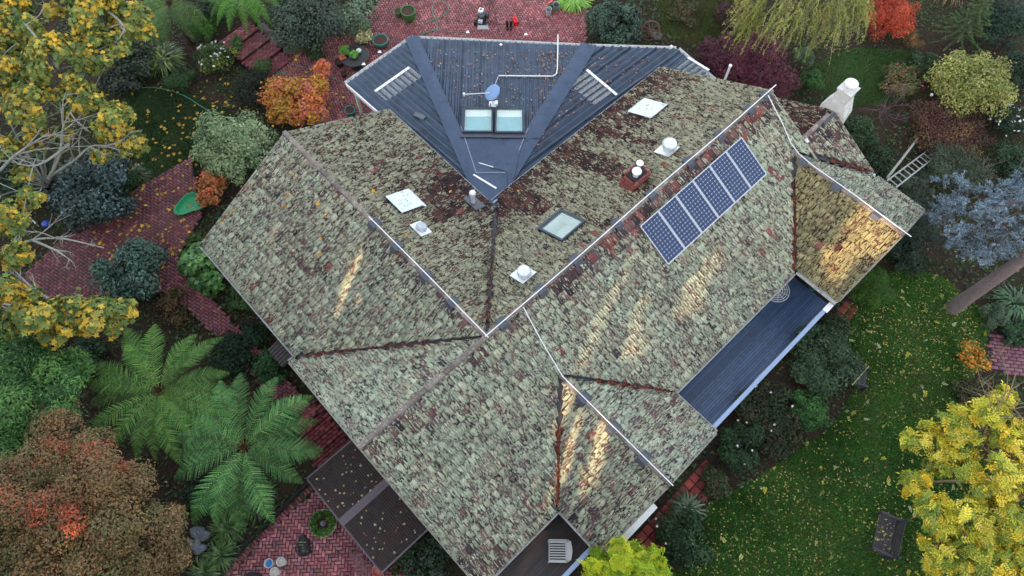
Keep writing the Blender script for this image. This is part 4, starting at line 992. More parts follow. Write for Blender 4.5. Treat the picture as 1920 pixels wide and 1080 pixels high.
# ------------------------------------------------------------------ tree ferns: every frond its own part
def frond_mesh(Ln, droop, lift, wid, pal, npair=34):
    """frond along +x, built root to tip; returns V, F, cols"""
    t = np.linspace(0, 1, 18); X = Ln*(t-.10*t**3); Z = lift*np.sin(t*math.pi*.62)*1.15-droop*t**2.3
    V, F = tube(np.c_[X, np.zeros(18), Z], np.linspace(.014, .004, 18), 5); cols = [np.repeat(lin(pal[0])[None]*.5+lin((120,104,60))[None]*.5, len(V), 0)]; Vs = [V]; Fs = [F]; o = len(V)
    P = lin(np.array(pal)); npn = 11
    for i in range(npair):
        tt = .05+.95*(i+.5)/npair; x = np.interp(tt, t, X); z = np.interp(tt, t, Z); pl = wid*(math.sin(min(1, tt*1.55)*math.pi*.5)**.8)*(1-max(0, tt-.55)/.45*.93)**.85
        dx, dz = np.gradient(X, t), np.gradient(Z, t); tx = np.interp(tt, t, dx); tz = np.interp(tt, t, dz); tn = np.array([tx, 0, tz])/math.hypot(tx, tz); nn = np.array([-tn[2], 0, tn[0]])
        for s in (1, -1):
            ang = 1.18-.35*tt+rng.normal(0, .05); d = tn*math.cos(ang)+np.array([0, s, 0])*math.sin(ang); dr = rng.uniform(.12, .3)
            k = np.linspace(.05, 1, npn); ctr = np.array([x, 0, z])+np.outer(k*pl, d)-np.outer(dr*pl*k**2, nn)
            pw = .5*Ln*.9/npair*1.0*(1-k**2.2*.85)+.004
            side = np.cross(nn, d); side /= np.linalg.norm(side); c = P[rng.integers(0, len(P))]*rng.uniform(.8, 1.2)
            A_ = ctr; Bq = ctr+side*pw[:, None]+d*(pl*.05); Cq = ctr-side*pw[:, None]+d*(pl*.05); nx = ctr+d*(pl*.085)
            Vq = np.stack([A_, Bq, nx, Cq], 1).reshape(-1, 3); Vs.append(Vq); Fs.append(np.arange(len(Vq)).reshape(-1, 4)+o); o += len(Vq); cols.append(np.repeat(c[None], len(Vq), 0)*np.repeat(rng.uniform(.85, 1.15, (npn, 1)), 4, 0))
    return np.concatenate(Vs), np.concatenate(Fs), np.concatenate(cols)
def tree_fern(label, u, v, h, rp, n, pal, droop=.9, lift=.5, trunk_r=.13, tilt=0., arc=None, wid=.42, group='tree ferns'):
    c = at(u, v, h); r = rp*mpp(c); root = thing('tree_fern', label, 'tree fern', (c[0], c[1], 0), group)
    V, F = tube([(c[0], c[1], -.05), (c[0]+.03, c[1], h*.5), (c[0], c[1], h)], [trunk_r*1.3, trunk_r, trunk_r*1.05], 10); np_obj('trunk', V, F, mat('fern_trunk', (56,42,36), .95, 0, .4, 14, 1.), root)
    for i in range(n):
        a = 6.283*i*.381966+rng.normal(0, .06)
        if arc: a = arc[0]+(arc[1]-arc[0])*((i+.5)/n)+rng.normal(0, .08)
        Ln = r*rng.uniform(.88, 1.1); yg = i/n
        tone = rng.uniform(.72, 1.25)
        V, F, cc = frond_mesh(Ln, droop*Ln*.32*(1.2-.5*yg)*rng.uniform(.8, 1.2), lift*Ln*.45*(.5+.8*yg), wid*rng.uniform(.9, 1.1)*Ln/2.6, pal)
        ca, sa = math.cos(a), math.sin(a); V = np.c_[V[:, 0]*ca-V[:, 1]*sa, V[:, 0]*sa+V[:, 1]*ca, V[:, 2]]+c+np.array([ca*.08, sa*.08, .03*yg])
        np_obj('frond', V, F, LEAF, root, cc*tone)
    V, F, cc = leaf_mesh(c+rng.normal(0, .05, (60, 3))*[1, 1, .6]+UP*.05, rng.normal(0, 1, (60, 3))+UP, .16, np.repeat(lin((74,44,30))[None], 60, 0), 'narrow'); np_obj('crown_heart', V, F, LEAF, root, cc)
    return root
FG = ((74,122,64),(88,138,74),(64,108,56),(100,146,80)); FY = ((80,124,54),(96,140,64),(68,110,48),(108,146,70))
tree_fern('dark green tree fern with yellowish ribs, the left of the lower two', 299, 733, 2.9, 150, 19, FY, droop=.8, lift=.45, wid=.41)
tree_fern('blue green tree fern beside the brown canopy', 458, 838, 3.0, 152, 18, FG, droop=.8, lift=.5, wid=.46)
tree_fern('drooping tree fern above the strappy clump at upper left', 318, 8, 2.4, 100, 13, ((78,112,52),(92,126,60),(66,100,46)), droop=1.7, lift=.6, arc=(-3.6, .8))
tree_fern('bright green tree fern at the top edge near the brick steps', 458, -12, 2.2, 80, 13, ((84,140,48),(96,152,58),(72,126,42)), droop=1.5, lift=.5, arc=(-3.8, .9))
# ------------------------------------------------------------------ big trees
YM = ((206,174,66),(186,166,76),(144,150,74),(110,128,68),(214,176,62),(90,112,60),(126,140,72),(104,122,64))
tree('maple_tree', 'large yellow leaved maple with pale bare branches at the left edge', 'tree', (88,360), [
    (60,40,6.2,85),(70,262,4.6,34),(120,250,4.8,24),(40,330,5.0,26),(170,30,6.4,80),(245,40,6.0,52),(20,130,6.0,70),(110,120,6.6,72),(190,100,6.2,55),(60,200,6.2,60),(150,190,5.8,50),(215,230,5.6,50),(250,270,5.2,34),(190,290,5.0,24),
    (10,290,5.6,40),(60,370,5.6,30),(20,410,5.6,48),(30,480,5.4,36),(270,30,5.6,22)],
    16500, .175, YM, 'maple', trunk_r=.2, fork=at(88,350,1.4), bark=BARK_PALE, twigs=4, lf=.16, sag=-1.2, mix=.45, hollow=.1, clumps=17, cs=.62)
tree('maple_tree', 'lower yellow maple boughs reaching in from the left edge above the tree fern', 'tree', (-90,540), [(10,560,5.4,44),(60,600,5.4,46),(130,590,5.0,44),(190,600,4.8,44),(232,585,4.6,26),(60,560,5,26),(100,625,4.6,30)], 4600, .21, YM, 'maple', trunk_r=.2, fork=at(-60,560,3.4), bark=BARK_PALE, twigs=5, lf=.22, sag=-.2, mix=.45, hollow=.25, clumps=11)
mp = bpy.data.objects['maple_tree']
def branchlets(paths, r0, seed):
    Vs, Fs, o = [], [], 0; r_ = np.random.default_rng(seed)
    def put(P, ra, rb):
        nonlocal o
        Q = smooth_path(P, 4); V, F = tube(Q, np.linspace(ra, rb, len(Q)), 6); Vs.append(V); Fs.append(F+o); o += len(V); return Q
    def rec(P, ra, lvl):
        Q = put(P, ra, ra*.35)
        if lvl == 0: return
        for i in range(5 if lvl > 1 else 4):
            k = r_.integers(len(Q)//3, len(Q)-1); d = unit(Q[min(k+2, len(Q)-1)]-Q[k-1]); L_ = np.linalg.norm(Q[-1]-Q[0])*r_.uniform(.25, .5)
            d = unit(d+r_.normal(0, .55, 3)); e = Q[k]+d*L_; rec([Q[k], (Q[k]+e)/2+r_.normal(0, .08, 3)*L_, e], ra*.45, lvl-1)
    for P in paths: rec(P, r0, 2)
    return np.concatenate(Vs), np.concatenate(Fs)
bp = [[at(90,335,4.4), at(112,290,5.2), at(118,240,5.9), at(135,205,6.4)], [at(95,330,4.4), at(140,300,5.0), at(180,272,5.4), at(250,290,5.2)],
      [at(20,470,4.9), at(60,450,5.2), at(120,448,5.0), at(195,465,4.6)], [at(0,320,5.6), at(30,290,6), at(90,250,6.2)], [at(110,130,6.6), at(60,60,6.9), at(20,20,7)], [at(200,20,6.6), at(225,40,6.7), at(235,60,6.5)],
      [at(60,450,5.2), at(105,470,5), at(135,490,4.7)], [at(90,560,5), at(60,540,5.2), at(20,500,5.3)], [at(130,270,5.3), at(70,310,5.6), at(10,300,5.8)]]
for i_, b_p in enumerate(bp):
    V, F = branchlets([b_p], .055, 4+i_); np_obj('branch', V, F, BARK_PALE, mp, smooth=True)
RB = ((132,106,72),(116,102,66),(148,112,72),(104,98,62),(136,110,80),(126,98,70),(108,106,68))
tree('autumn_tree', 'broad dome shaped tree with russet brown foliage and red patches', 'tree', (150,960), [
    (105,805,4.6,50),(180,845,5.1,50),(80,880,5.0,66),(175,905,5.6,70),(240,912,4.6,54),(30,965,5.2,70),(120,985,5.2,70),(215,985,5.4,66),(290,990,4.2,56),(60,1060,5.0,70),(160,1070,5.2,70),(250,1060,4.5,62),(320,1040,3.4,42),(120,765,4.0,30),(20,900,5,50),(320,975,3.4,34),(70,775,4.2,34)],
    62000, .085, RB, 'leaf', trunk_r=.2, mix=.25, hollow=.5, clumps=26, up=.6, cs=.85)
tree('autumn_tree', 'scarlet leaved boughs growing through the russet tree at lower left', 'tree', (60,965), [
    (105,855,5.2,40),(180,855,5.45,40),(95,950,5.75,46),(150,965,5.8,44),(10,955,5.6,48),(225,880,5.0,24),(140,905,5.6,30)], 6500, .085, ((178,88,62),(160,84,62),(190,100,70),(146,98,72),(140,106,78)), 'leaf', trunk_r=.1, mix=.5, hollow=.2, clumps=14, up=.7)
tree('feathery_tree', 'soft mid green feathery tree above the russet tree', 'tree', (60,760), [
    (40,690,4.2,62),(95,720,4.2,55),(30,770,4.4,65),(100,790,4.2,50),(50,840,4.0,55),(140,690,3.4,40),(10,650,3.8,45)], 27000, .15, ((88,130,68),(72,112,62),(104,144,76),(62,98,56)), 'narrow', trunk_r=.12, mix=.3, hollow=.45, clumps=14)
YA = ((218,204,64),(200,196,66),(224,208,84),(160,172,66),(228,196,60),(128,148,62))
tree('ash_tree', 'large yellow ash tree with compound leaves at the lower right corner', 'tree', (1820,925), [
    (1740,840,4.2,58),(1800,800,4.8,52),(1860,790,5.0,56),(1910,840,4.8,60),(1720,910,4.0,36),(1800,880,4.6,50),(1870,900,5.0,60),(1750,970,4.0,58),(1820,980,4.4,64),(1900,980,4.6,66),(1760,1040,3.8,52),(1850,1060,4.2,66),(1930,1060,4.4,60),(1880,745,4.6,30)],
    4200, .38, YA, 'ash', trunk_r=.15, twigs=7, mix=.45, hollow=.0, clumps=15, cs=.6, bark=mat('bark_tan', (128,112,84), .85, 0, .3, 10, .6))
for i_, b_p in enumerate([[at(1815,880,3.2), at(1840,840,4.6), at(1880,770,5.2), at(1905,700,5.4)], [at(1815,900,3.2), at(1850,800,5.2), at(1890,730,5.4)]]):
    V, F = branchlets([b_p], .04, 8+i_); np_obj('branch', V, F, MATS['bark_tan'], bpy.data.objects['ash_tree'])
tree('ash_tree', 'small lime yellow ash tree at the bottom edge below the front gable', 'tree', (1165,1105), [
    (1120,1065,2.6,40),(1165,1045,2.9,42),(1210,1060,2.8,40),(1140,1095,2.6,45),(1200,1100,2.6,45),(1235,1085,2.2,25)], 3400, .30, ((184,196,44),(156,184,48),(204,204,58),(132,168,48)), 'ash', trunk_r=.07, mix=.4, hollow=.35)
WL = ((158,160,84),(140,146,76),(174,172,100),(122,126,78),(150,144,104))
def weeping(label, base, tips, n):
    b = at(*base, 0); root = thing('weeping_tree', label, 'tree', b); top = b+UP*3.9; lb = lob(tips)
    V, F = limbs(b, top, lb, .16, k=6); np_obj('trunk', V, F, BARK, root, smooth=True); Vs, Fs, Cs, o = [], [], [], 0
    pv = lin(np.array(WL)); LC, LN, LT = [], [], []
    for i in range(n):
        c, r = lb[rng.integers(0, len(lb))]; s0 = c+sphere_dirs(1, -.1)[0]*r*.55; d = unit(np.array([*(s0-top)[:2], 0])+rng.normal(0, 1.0, 3)*[1, 1, 0]); L_ = rng.uniform(.5, 1.6)
        t = np.linspace(0, 1, 8); P = s0+np.outer(t*L_*.75, d)-np.outer(t**1.6*L_*rng.uniform(.5, 1.1), UP)+np.cumsum(rng.normal(0, .045, (8, 3)), 0)
        P[:, 2] = np.maximum(P[:, 2], .1)
        V, F = tube(P, np.linspace(.012, .004, 8), 4); Vs.append(V); Fs.append(F+o); o += len(V); Cs.append(np.repeat(pv[rng.integers(0, len(pv))][None]*rng.uniform(.7, 1.1), len(V), 0))
        m_ = 44; k = rng.uniform(.1, 1, m_); q = np.stack([np.interp(k, t, P[:, j]) for j in range(3)], -1); LC.append(q+rng.normal(0, .025, (m_, 3))); LT.append(np.repeat(unit(P[-1]-P[0])[None], m_, 0)+rng.normal(0, .6, (m_, 3)))
    C = np.concatenate(LC); T_ = np.concatenate(LT); n_ = len(C); V, F, c = leaf_mesh(C, rng.normal(0, .5, (n_, 3))+UP, .10, pv[np.repeat(rng.integers(0, len(pv), n), 44)]*rng.uniform(.75, 1.25, (n_, 1)), 'narrow', T=T_)
    Vs.append(V); Fs.append(F+o); Cs.append(c); np_obj('crown', np.concatenate(Vs), np.concatenate(Fs), LEAF, root, np.concatenate(Cs)); return root
weeping('weeping yellow green tree with trailing twigs at the top', (1495,55), [(1415,0,4.6,40),(1480,-20,5.2,60),(1545,-5,5.2,60),(1600,5,4.6,40),(1480,30,4.8,50),(1550,35,4.6,55),(1415,25,4.0,30),(1600,-30,4.8,40)], 430)
# blue spruce with a leaning brown trunk
sp = thing('spruce_tree', 'tall blue green spruce with bare trunk at the right edge', 'tree', at(1785,578,0)); sb = at(1785,578,0)
# the photo shows the trunk running from its foot on the lawn out of the frame: it stands upright and tall
V, F = tube([sb-UP*.05, sb+UP*1.5, sb+UP*4.5, sb+np.array([.1, .05, 9])], [.30, .25, .21, .10], 14); np_obj('trunk', V, F, mat('bark_grey', (142,126,126), .9, 0, .3, 16, 1.2, dirt=(108,94,94)), sp, smooth=True)
BS = ((142,164,184),(122,144,164),(162,182,200),(104,124,132),(120,134,130))
def spruce_boughs(root, n, apex, pal, boxes, name='bough'):
    pv = lin(np.array(pal)); 
    for i in range(n):
        u, v, z, rp = boxes[i % len(boxes)]; e = at(u+rng.normal(0, rp*.55), v+rng.normal(0, rp*.45), z+rng.normal(0, .25)); s0 = apex+unit(e-apex)*np.linalg.norm(e-apex)*.25
        s0 = e-unit(unit(e-apex)+rng.normal(0, .45, 3)*[1, 1, .4])*rng.uniform(.6, 1.3)
        t = np.linspace(0, 1, 7); P = s0+np.outer(t, e-s0)-np.outer(np.sin(t*3.1)*.12, UP); V1, F1 = tube(P, np.linspace(.03, .008, 7), 5); C1 = np.repeat(lin((96,92,88))[None], len(V1), 0)
        LC, LT = [], []
        for j in range(14):
            k = rng.uniform(.2, 1); q = np.array([np.interp(k, t, P[:, m_]) for m_ in range(3)]); d = unit(unit(e-s0)*.7+rng.normal(0, .9, 3)*[1, 1, .5]); L_ = rng.uniform(.16, .36)
            kk = rng.random(34)**.8; LC.append(q+np.outer(kk*L_, d)+rng.normal(0, .025, (34, 3))); LT.append(np.repeat(d[None], 34, 0)+rng.normal(0, .75, (34, 3)))
        C = np.concatenate(LC); V2, F2, C2 = leaf_mesh(C, rng.normal(0, .7, (len(C), 3))+UP*.6, .085, pv[rng.integers(0, len(pv), len(C))]*rng.uniform(.7, 1.25)*rng.uniform(.8, 1.2, (len(C), 1)), 'narrow', T=np.concatenate(LT))
        np_obj(name, np.concatenate([V1, V2]), np.concatenate([F1, F2+len(V1)]), LEAF, root, np.concatenate([C1, C2]))
spruce_boughs(sp, 66, sb+UP*7.5, BS, [(1800,350,4.4,30),(1860,360,5.0,34),(1905,400,5.2,34),(1780,420,3.6,36),(1850,430,4.6,40),(1890,470,4.8,36),(1800,470,3.2,36),(1850,490,3.8,30),(1770,390,3.0,26),(1900,350,5,30),(1870,400,5.2,40),(1825,390,4.8,36)])
# spiky green conifer at upper right
cf = thing('young_conifer', 'spiky green young conifer right of the red shrub', 'tree', at(1785,85,0)); cb = at(1785,85,0)
V, F = tube([cb, cb+UP*2.8], [.08, .02], 8); np_obj('trunk', V, F, BARK, cf)
for i in range(60):
    a = i*2.399; h_ = 2.7-2.2*(i/60); d = np.array([math.cos(a), math.sin(a), .15]); L_ = .35+1.1*(i/60); s0 = cb+UP*h_; e = s0+d*L_-UP*.25*L_
    V1, F1 = tube([s0, (s0+e)/2+UP*.05, e], [.014, .01, .005], 4); n_ = 170; k = rng.uniform(.12, 1, n_); C = s0+np.outer(k, e-s0); V2, F2, C2 = leaf_mesh(C, rng.normal(0, .7, (n_, 3))+UP, .13, lin(np.array(((86,118,72),(72,104,66),(122,150,96))))[rng.integers(0, 3, n_)]*rng.uniform(.8, 1.3, (n_, 1)), 'needle', T=np.repeat(d[None], n_, 0)+rng.normal(0, .6, (n_, 3)))
    np_obj('bough', np.concatenate([V1, V2]), np.concatenate([F1, F2+len(V1)]), LEAF, cf, np.concatenate([np.repeat(lin((80,76,66))[None], len(V1), 0), C2]))
# bare twiggy bushes
def twiggy(label, u, v, rp, h, n, seed, rgb=(96,78,82)):
    b = at(u, v, 0); root = thing('twiggy_bush', label, 'shrub', b, 'bare twiggy bushes'); r = rp*mpp(b); P = []
    for i in range(n):
        d = sphere_dirs(1, .15)[0]; e = b+d*np.array([r, r, h])*rng.uniform(.7, 1); P.append([b+rng.normal(0, .05, 3)*[1, 1, 0], (b+e)/2+rng.normal(0, .12, 3), e])
    V, F = branchlets(P, .016, seed); np_obj('twigs', V, F, mat('twig_%d' % seed, rgb, .9, 0, .3, 8), root)
twiggy('bare purplish twig bush beside the white chimney', 1655, 210, 52, 1.6, 14, 31, (110,86,92)); twiggy('bare brown twig bush below the ladder foot end', 1690, 165, 42, 1.4, 10, 32); twiggy('bare greyish twig bush above the blue spruce', 1800, 330, 60, 1.3, 13, 33, (128,122,112))
twiggy('bare twigs beside the boulders at lower left', 330, 1050, 30, .6, 8, 34, (104,92,84))
# ------------------------------------------------------------------ shrubs, one by one
DK = ((42,60,46),(52,74,54),(34,50,38),(62,82,60)); MG = ((48,78,42),(60,92,48),(40,64,38),(72,102,54))
shrub('pittosporum_bush', 'pale grey green variegated bush at the left roof corner', 440, 272, 80, 2.4, 17000, .12, ((150,168,122),(130,152,108),(170,182,142),(112,134,96)), nl=9)
shrub('orange_maple_bush', 'orange pink and yellow autumn bush behind the left wing', 560, 190, 72, 2.0, 9500, .11, ((206,120,62),(196,150,52),(202,104,92),(176,140,54),(214,132,104),(160,124,50)), 'maple', nl=9, asp=.75, hollow=.3)
shrub('orange_maple_bush', 'small pink orange bush tip by the round black table', 607, 128, 24, 2.1, 1500, .10, ((206,112,88),(216,128,78),(196,100,96)), 'maple', nl=4, hollow=.3)
shrub('orange_maple_bush', 'small thin orange bush beside the green plastic tray', 398, 350, 38, 1.5, 3000, .10, ((196,126,82),(204,112,78),(180,128,70),(150,110,70)), 'maple', nl=6, hollow=.25)
shrub('hydrangea_bush', 'bright green broad leaved bush against the left gutter', 380, 505, 52, 1.3, 2600, .24, ((66,110,48),(80,126,58),(54,94,42),(96,138,66)), 'round', GLOSS, nl=7, z0=TERR*0)
shrub('camellia_bush', 'dark glossy camellia in the middle of the left path', 245, 512, 72, 1.9, 9000, .13, ((46,76,62),(58,92,74),(38,64,52),(78,108,92)), 'leaf', GLOSS, nl=9)
shrub('camellia_bush', 'dark blue green glossy bush under the bare maple branches', 180, 355, 85, 2.2, 11000, .15, ((44,66,62),(56,82,78),(36,56,50),(88,112,114)), 'leaf', GLOSS, nl=10)
shrub('clipped_bush', 'fine leaved green bush at the edge of the left path', 215, 350, 46, 1.2, 6500, .08, ((46,70,36),(56,84,44),(38,58,32)), nl=6)
shrub('brown_bush', 'thin brownish bush between camellia and house path', 330, 575, 42, .9, 3200, .09, ((92,72,46),(78,66,42),(60,58,38),(104,82,50)), nl=6, hollow=.3)
shrub('clipped_ball', 'bright green clipped ball next to the drooping fern', 384, 55, 32, 1.2, 9000, .06, ((66,106,38),(78,120,46),(58,94,34)), nl=5, hollow=.75)
shrub('flowering_bush', 'white flowered bush beside the brick steps', 405, 105, 44, 1.3, 4200, .11, ((66,88,48),(96,112,54),(130,136,56),(54,76,44)), nl=8, flowers=(46,.10,(236,236,232)))
shrub('dark_bush', 'big dark evergreen bush behind the boulders', 575, 30, 78, 2.6, 16000, .11, DK, nl=10, mtl=GLOSS)
shrub('variegated_bush', 'grey green variegated bush at the top behind the courtyard', 668, 30, 50, 1.6, 7500, .11, ((112,130,104),(90,112,84),(140,152,126),(72,92,66)), nl=7)
shrub('dark_bush', 'low dark bush on the left lawn edge below the white flowers', 470, 165, 44, 1.0, 6000, .07, ((38,48,40),(48,58,46),(32,40,34),(60,60,44)), nl=7)
shrub('low_bush', 'low mid green mound at the top of the shaded lawn', 340, 150, 32, .7, 4200, .07, MG, nl=6)
shrub('dark_bush', 'dark leafy bush left of the strappy clump', 255, 110, 46, 1.3, 4600, .14, ((52,66,48),(64,78,58),(42,54,40),(76,84,70)), 'round', nl=8)
shrub('dark_bush', 'dark bush between the maple and the shaded lawn', 228, 150, 40, 1.2, 4600, .12, ((56,62,52),(66,74,60),(46,54,44)), 'round', nl=7)
shrub('dark_bush', 'dark bush behind the bright tree fern', 400, 12, 40, 1.4, 4200, .10, DK, nl=6)
shrub('small_bush', 'small leafy bush at the foot of the steps', 497, 120+5, 22, .8, 2000, .08, ((70,92,52),(84,104,58),(58,78,44)), nl=5)
shrub('small_bush', 'small fern like sprig on the upper brick step', 447, 80, 20, .9, 1300, .09, ((70,104,58),(84,116,62)), nl=4)
shrub('hedge_bush', 'dark glossy evergreen bush at the right end of the courtyard', 1158, 42, 56, 1.9, 9000, .12, ((34,58,42),(46,74,54),(28,46,36),(58,88,64)), nl=9, mtl=GLOSS)
strap('grass_clump', 'bright lime green grassy clump at the top of the courtyard', 1075, 4, 36, 260, ((120,170,60),(142,188,74),(100,150,52)), .5)
shrub('purple_bush', 'purple red leaved bush behind the top right roof end', 1425, 130, 82, 2.2, 17000, .09, ((112,56,72),(96,48,64),(128,68,84),(84,44,56)), nl=10)
shrub('purple_bush', 'smaller purple bush left of the white down pipe', 1350, 95, 45, 1.6, 6500, .09, ((92,50,62),(80,46,56),(104,62,70)), nl=6, hollow=.3)
shrub('green_bush', 'small mid green bush between the purple bush and the lawn', 1525, 150, 28, 1.3, 4200, .08, ((62,98,50),(76,112,58),(50,82,42)), nl=5)
shrub('green_bush', 'grey green bush in front of the weeping tree', 1510, 105, 26, 1.4, 3000, .08, ((92,116,84),(78,100,72)), nl=5)
shrub('red_shrub', 'vivid orange red rounded shrub at the top right', 1672, 30, 52, 1.9, 15000, .08, ((182,76,52),(166,66,46),(192,88,58),(150,58,42)), nl=9, hollow=.6)
shrub('yellow_green_bush', 'large yellow green rounded bush at the right', 1825, 152, 82, 2.1, 16000, .11, ((150,152,84),(132,138,74),(168,166,98),(114,124,64)), nl=10)
shrub('purple_mound', 'wide low purple brown mound with a golden patch', 1785, 240, 84, 1.1, 17000, .08, ((104,72,66),(92,64,62),(118,82,68),(84,58,58),(120,98,54)), nl=11, hollow=.6)
shrub('white_flower_bush', 'dark bush dotted with white flowers at the right edge', 1890, 225, 40, 1.2, 5000, .09, DK, nl=6, flowers=(40,.09,(226,230,226)))
shrub('dark_bush', 'dark blue green bush at the top right corner', 1885, 40, 58, 2.0, 9000, .10, ((44,66,54),(56,80,64),(36,54,46)), nl=8)
shrub('dark_bush', 'dark bush behind the yellow green bush at the right edge', 1915, 130, 45, 1.5, 5000, .10, DK, nl=6)
shrub('grey_green_bush', 'fine grey green bush below the ladder', 1800, 315, 62, 1.3, 9500, .09, ((82,98,78),(70,86,68),(98,112,90),(60,74,58)), 'narrow', nl=8)
shrub('grey_green_bush', 'dark grey green bush under the blue spruce', 1710, 420, 62, 1.2, 8000, .09, ((48,62,54),(60,76,64),(40,52,46)), 'narrow', nl=7)
shrub('green_bush', 'mixed green bush beside the bare twigs', 1610, 245, 46, 1.2, 5500, .10, ((54,76,48),(66,88,52),(44,62,40)), nl=7)
shrub('rose_bush', 'pale pink dotted rose bush below the small lawn', 1690, 150, 42, 1.0, 3600, .10, ((96,100,62),(112,104,70),(74,92,54),(140,118,84)), nl=7, hollow=.3, flowers=(8,.09,(216,70,92)))
shrub('clipped_ball', 'large bright green clipped ball by the lawn', 1634, 536, 44, 1.5, 17000, .055, ((68,104,38),(80,118,46),(60,92,36)), nl=7, hollow=.8)
shrub('veranda_bush', 'large grey green bush along the right veranda', 1548, 668, 68, 1.6, 14000, .10, ((58,80,56),(70,94,66),(48,66,48),(84,106,78)), nl=9)
shrub('veranda_bush', 'pale green bush below the large veranda bush', 1530, 700, 40, 1.3, 4200, .11, ((92,118,84),(80,104,74)), nl=6)
shrub('veranda_bush', 'bright green rounded bush beside the black garden chair', 1520, 772, 42, 1.2, 6000, .09, ((56,96,48),(68,112,56),(46,80,40)), nl=6)
shrub('rose_bush', 'dark leafy rose bush below the veranda beam', 1440, 770, 62, 1.2, 7000, .10, ((44,62,40),(56,72,46),(36,50,36),(76,60,46)), nl=8, flowers=(6,.08,(232,222,226)))
shrub('rose_bush', 'dark green bush beside the wing corner', 1388, 835, 52, 1.3, 7000, .10, ((42,66,40),(54,80,48),(36,54,34)), nl=7, flowers=(7,.08,(228,222,222)))
shrub('rose_bush', 'dark bush at the foot of the front gable', 1285, 1010, 58, 1.4, 8500, .10, ((46,70,44),(58,84,52),(38,56,38)), nl=8, flowers=(6,.08,(236,232,228)))
shrub('low_bush', 'low dark mixed bush at the lawn edge below the roses', 1455, 830, 34, .7, 2600, .09, ((52,64,44),(64,66,48),(44,56,38)), nl=6, hollow=.3)
strap('strap_clump', 'spiky grey green clump by the red pavers', 1285, 955, 36, 150, ((86,104,76),(70,90,62),(100,116,86)), .7, wid=.03)
shrub('orange_bush', 'sparse orange leaved plant beside the pink brick path', 1825, 668, 34, .9, 900, .14, ((214,130,50),(222,152,60),(190,150,62),(120,128,58)), 'leaf', nl=6, hollow=.2)
strap('strap_clump', 'green strappy clump at the right edge by the spruce trunk', 1895, 575, 40, 190, ((58,90,54),(70,104,62),(48,76,46)), .7)
shrub('grey_green_bush', 'grey green tuft beside the spruce trunk', 1868, 590, 30, .8, 2600, .11, ((92,110,88),(78,96,74)), 'narrow', nl=5, hollow=.3)
strap('strap_clump', 'large yellow edged strappy clump above the shaded lawn', 312, 118, 42, 260, ((60,84,40),(96,118,52),(140,150,72),(44,64,32)), .75, wid=.035)
strap('strap_clump', 'spreading strappy clump beside the left path', 262, 335, 30, 140, ((70,84,48),(84,98,56),(56,70,40)), .5, wid=.02)
for (u, v, rp), lb in zip(((430,992,38),(482,952,32),(418,1042,36),(500,925,26),(388,1075,34)), ('strappy clump nearest the black timber edging below the tree fern', 'strappy clump under the fern tips', 'lower strappy clump by the boulders', 'grassy clump beside the brown canopy corner', 'grassy clump at the bottom edge by the patio corner')):
    strap('strap_clump', lb, u, v, rp, 150, ((64,96,48),(80,112,56),(52,80,42),(98,122,66)), .55, wid=.022, group='strappy clumps in the fern bed')
shrub('ground_bush', 'dark green low bush between path and lower tree ferns', 450, 655, 55, .8, 6500, .10, ((36,60,40),(46,74,48),(30,48,34)), nl=8)
shrub('ground_bush', 'mid green bush beside the house steps', 512, 690, 38, .8, 3600, .11, ((50,84,48),(62,98,56),(42,70,42)), nl=6)
shrub('ground_bush', 'low green plants below the left gutter', 455, 555, 36, .7, 2800, .11, ((62,92,48),(50,78,44),(76,100,52)), nl=6)
shrub('ground_bush', 'dark leafy bush between the canopy and the moss roof', 800, 1045, 58, 1.2, 6500, .11, ((40,66,40),(52,82,48),(34,52,34)), nl=7, mtl=GLOSS)
strap('strap_clump', 'dark strappy plant in the gap by the canopy', 815, 1020, 40, 120, ((52,78,46),(66,94,54)), .8, wid=.03)
shrub('pink_flower_plant', 'small plant with magenta flowers by the canopy corner', 744, 1062, 18, .6, 900, .09, MG, nl=4, flowers=(40,.07,(214,60,120)))
shrub('small_bush', 'small green plants against the left wing wall behind the tray', 372, 455, 28, .6, 1500, .12, ((66,96,48),(80,88,46)), nl=5, hollow=.3)
shrub('dark_bush', 'dark green bush behind the maple at the far left', 40, 330, 60, 1.8, 6000, .13, DK, nl=7)
shrub('dark_bush', 'dark bush below the lower maple boughs at the left edge', 40, 640, 70, 1.8, 8000, .12, ((44,64,40),(54,76,46),(36,54,36)), nl=8)
shrub('dark_bush', 'dark shrub in the shade between fern and autumn tree', 380, 930, 40, .8, 3000, .10, DK, nl=6)
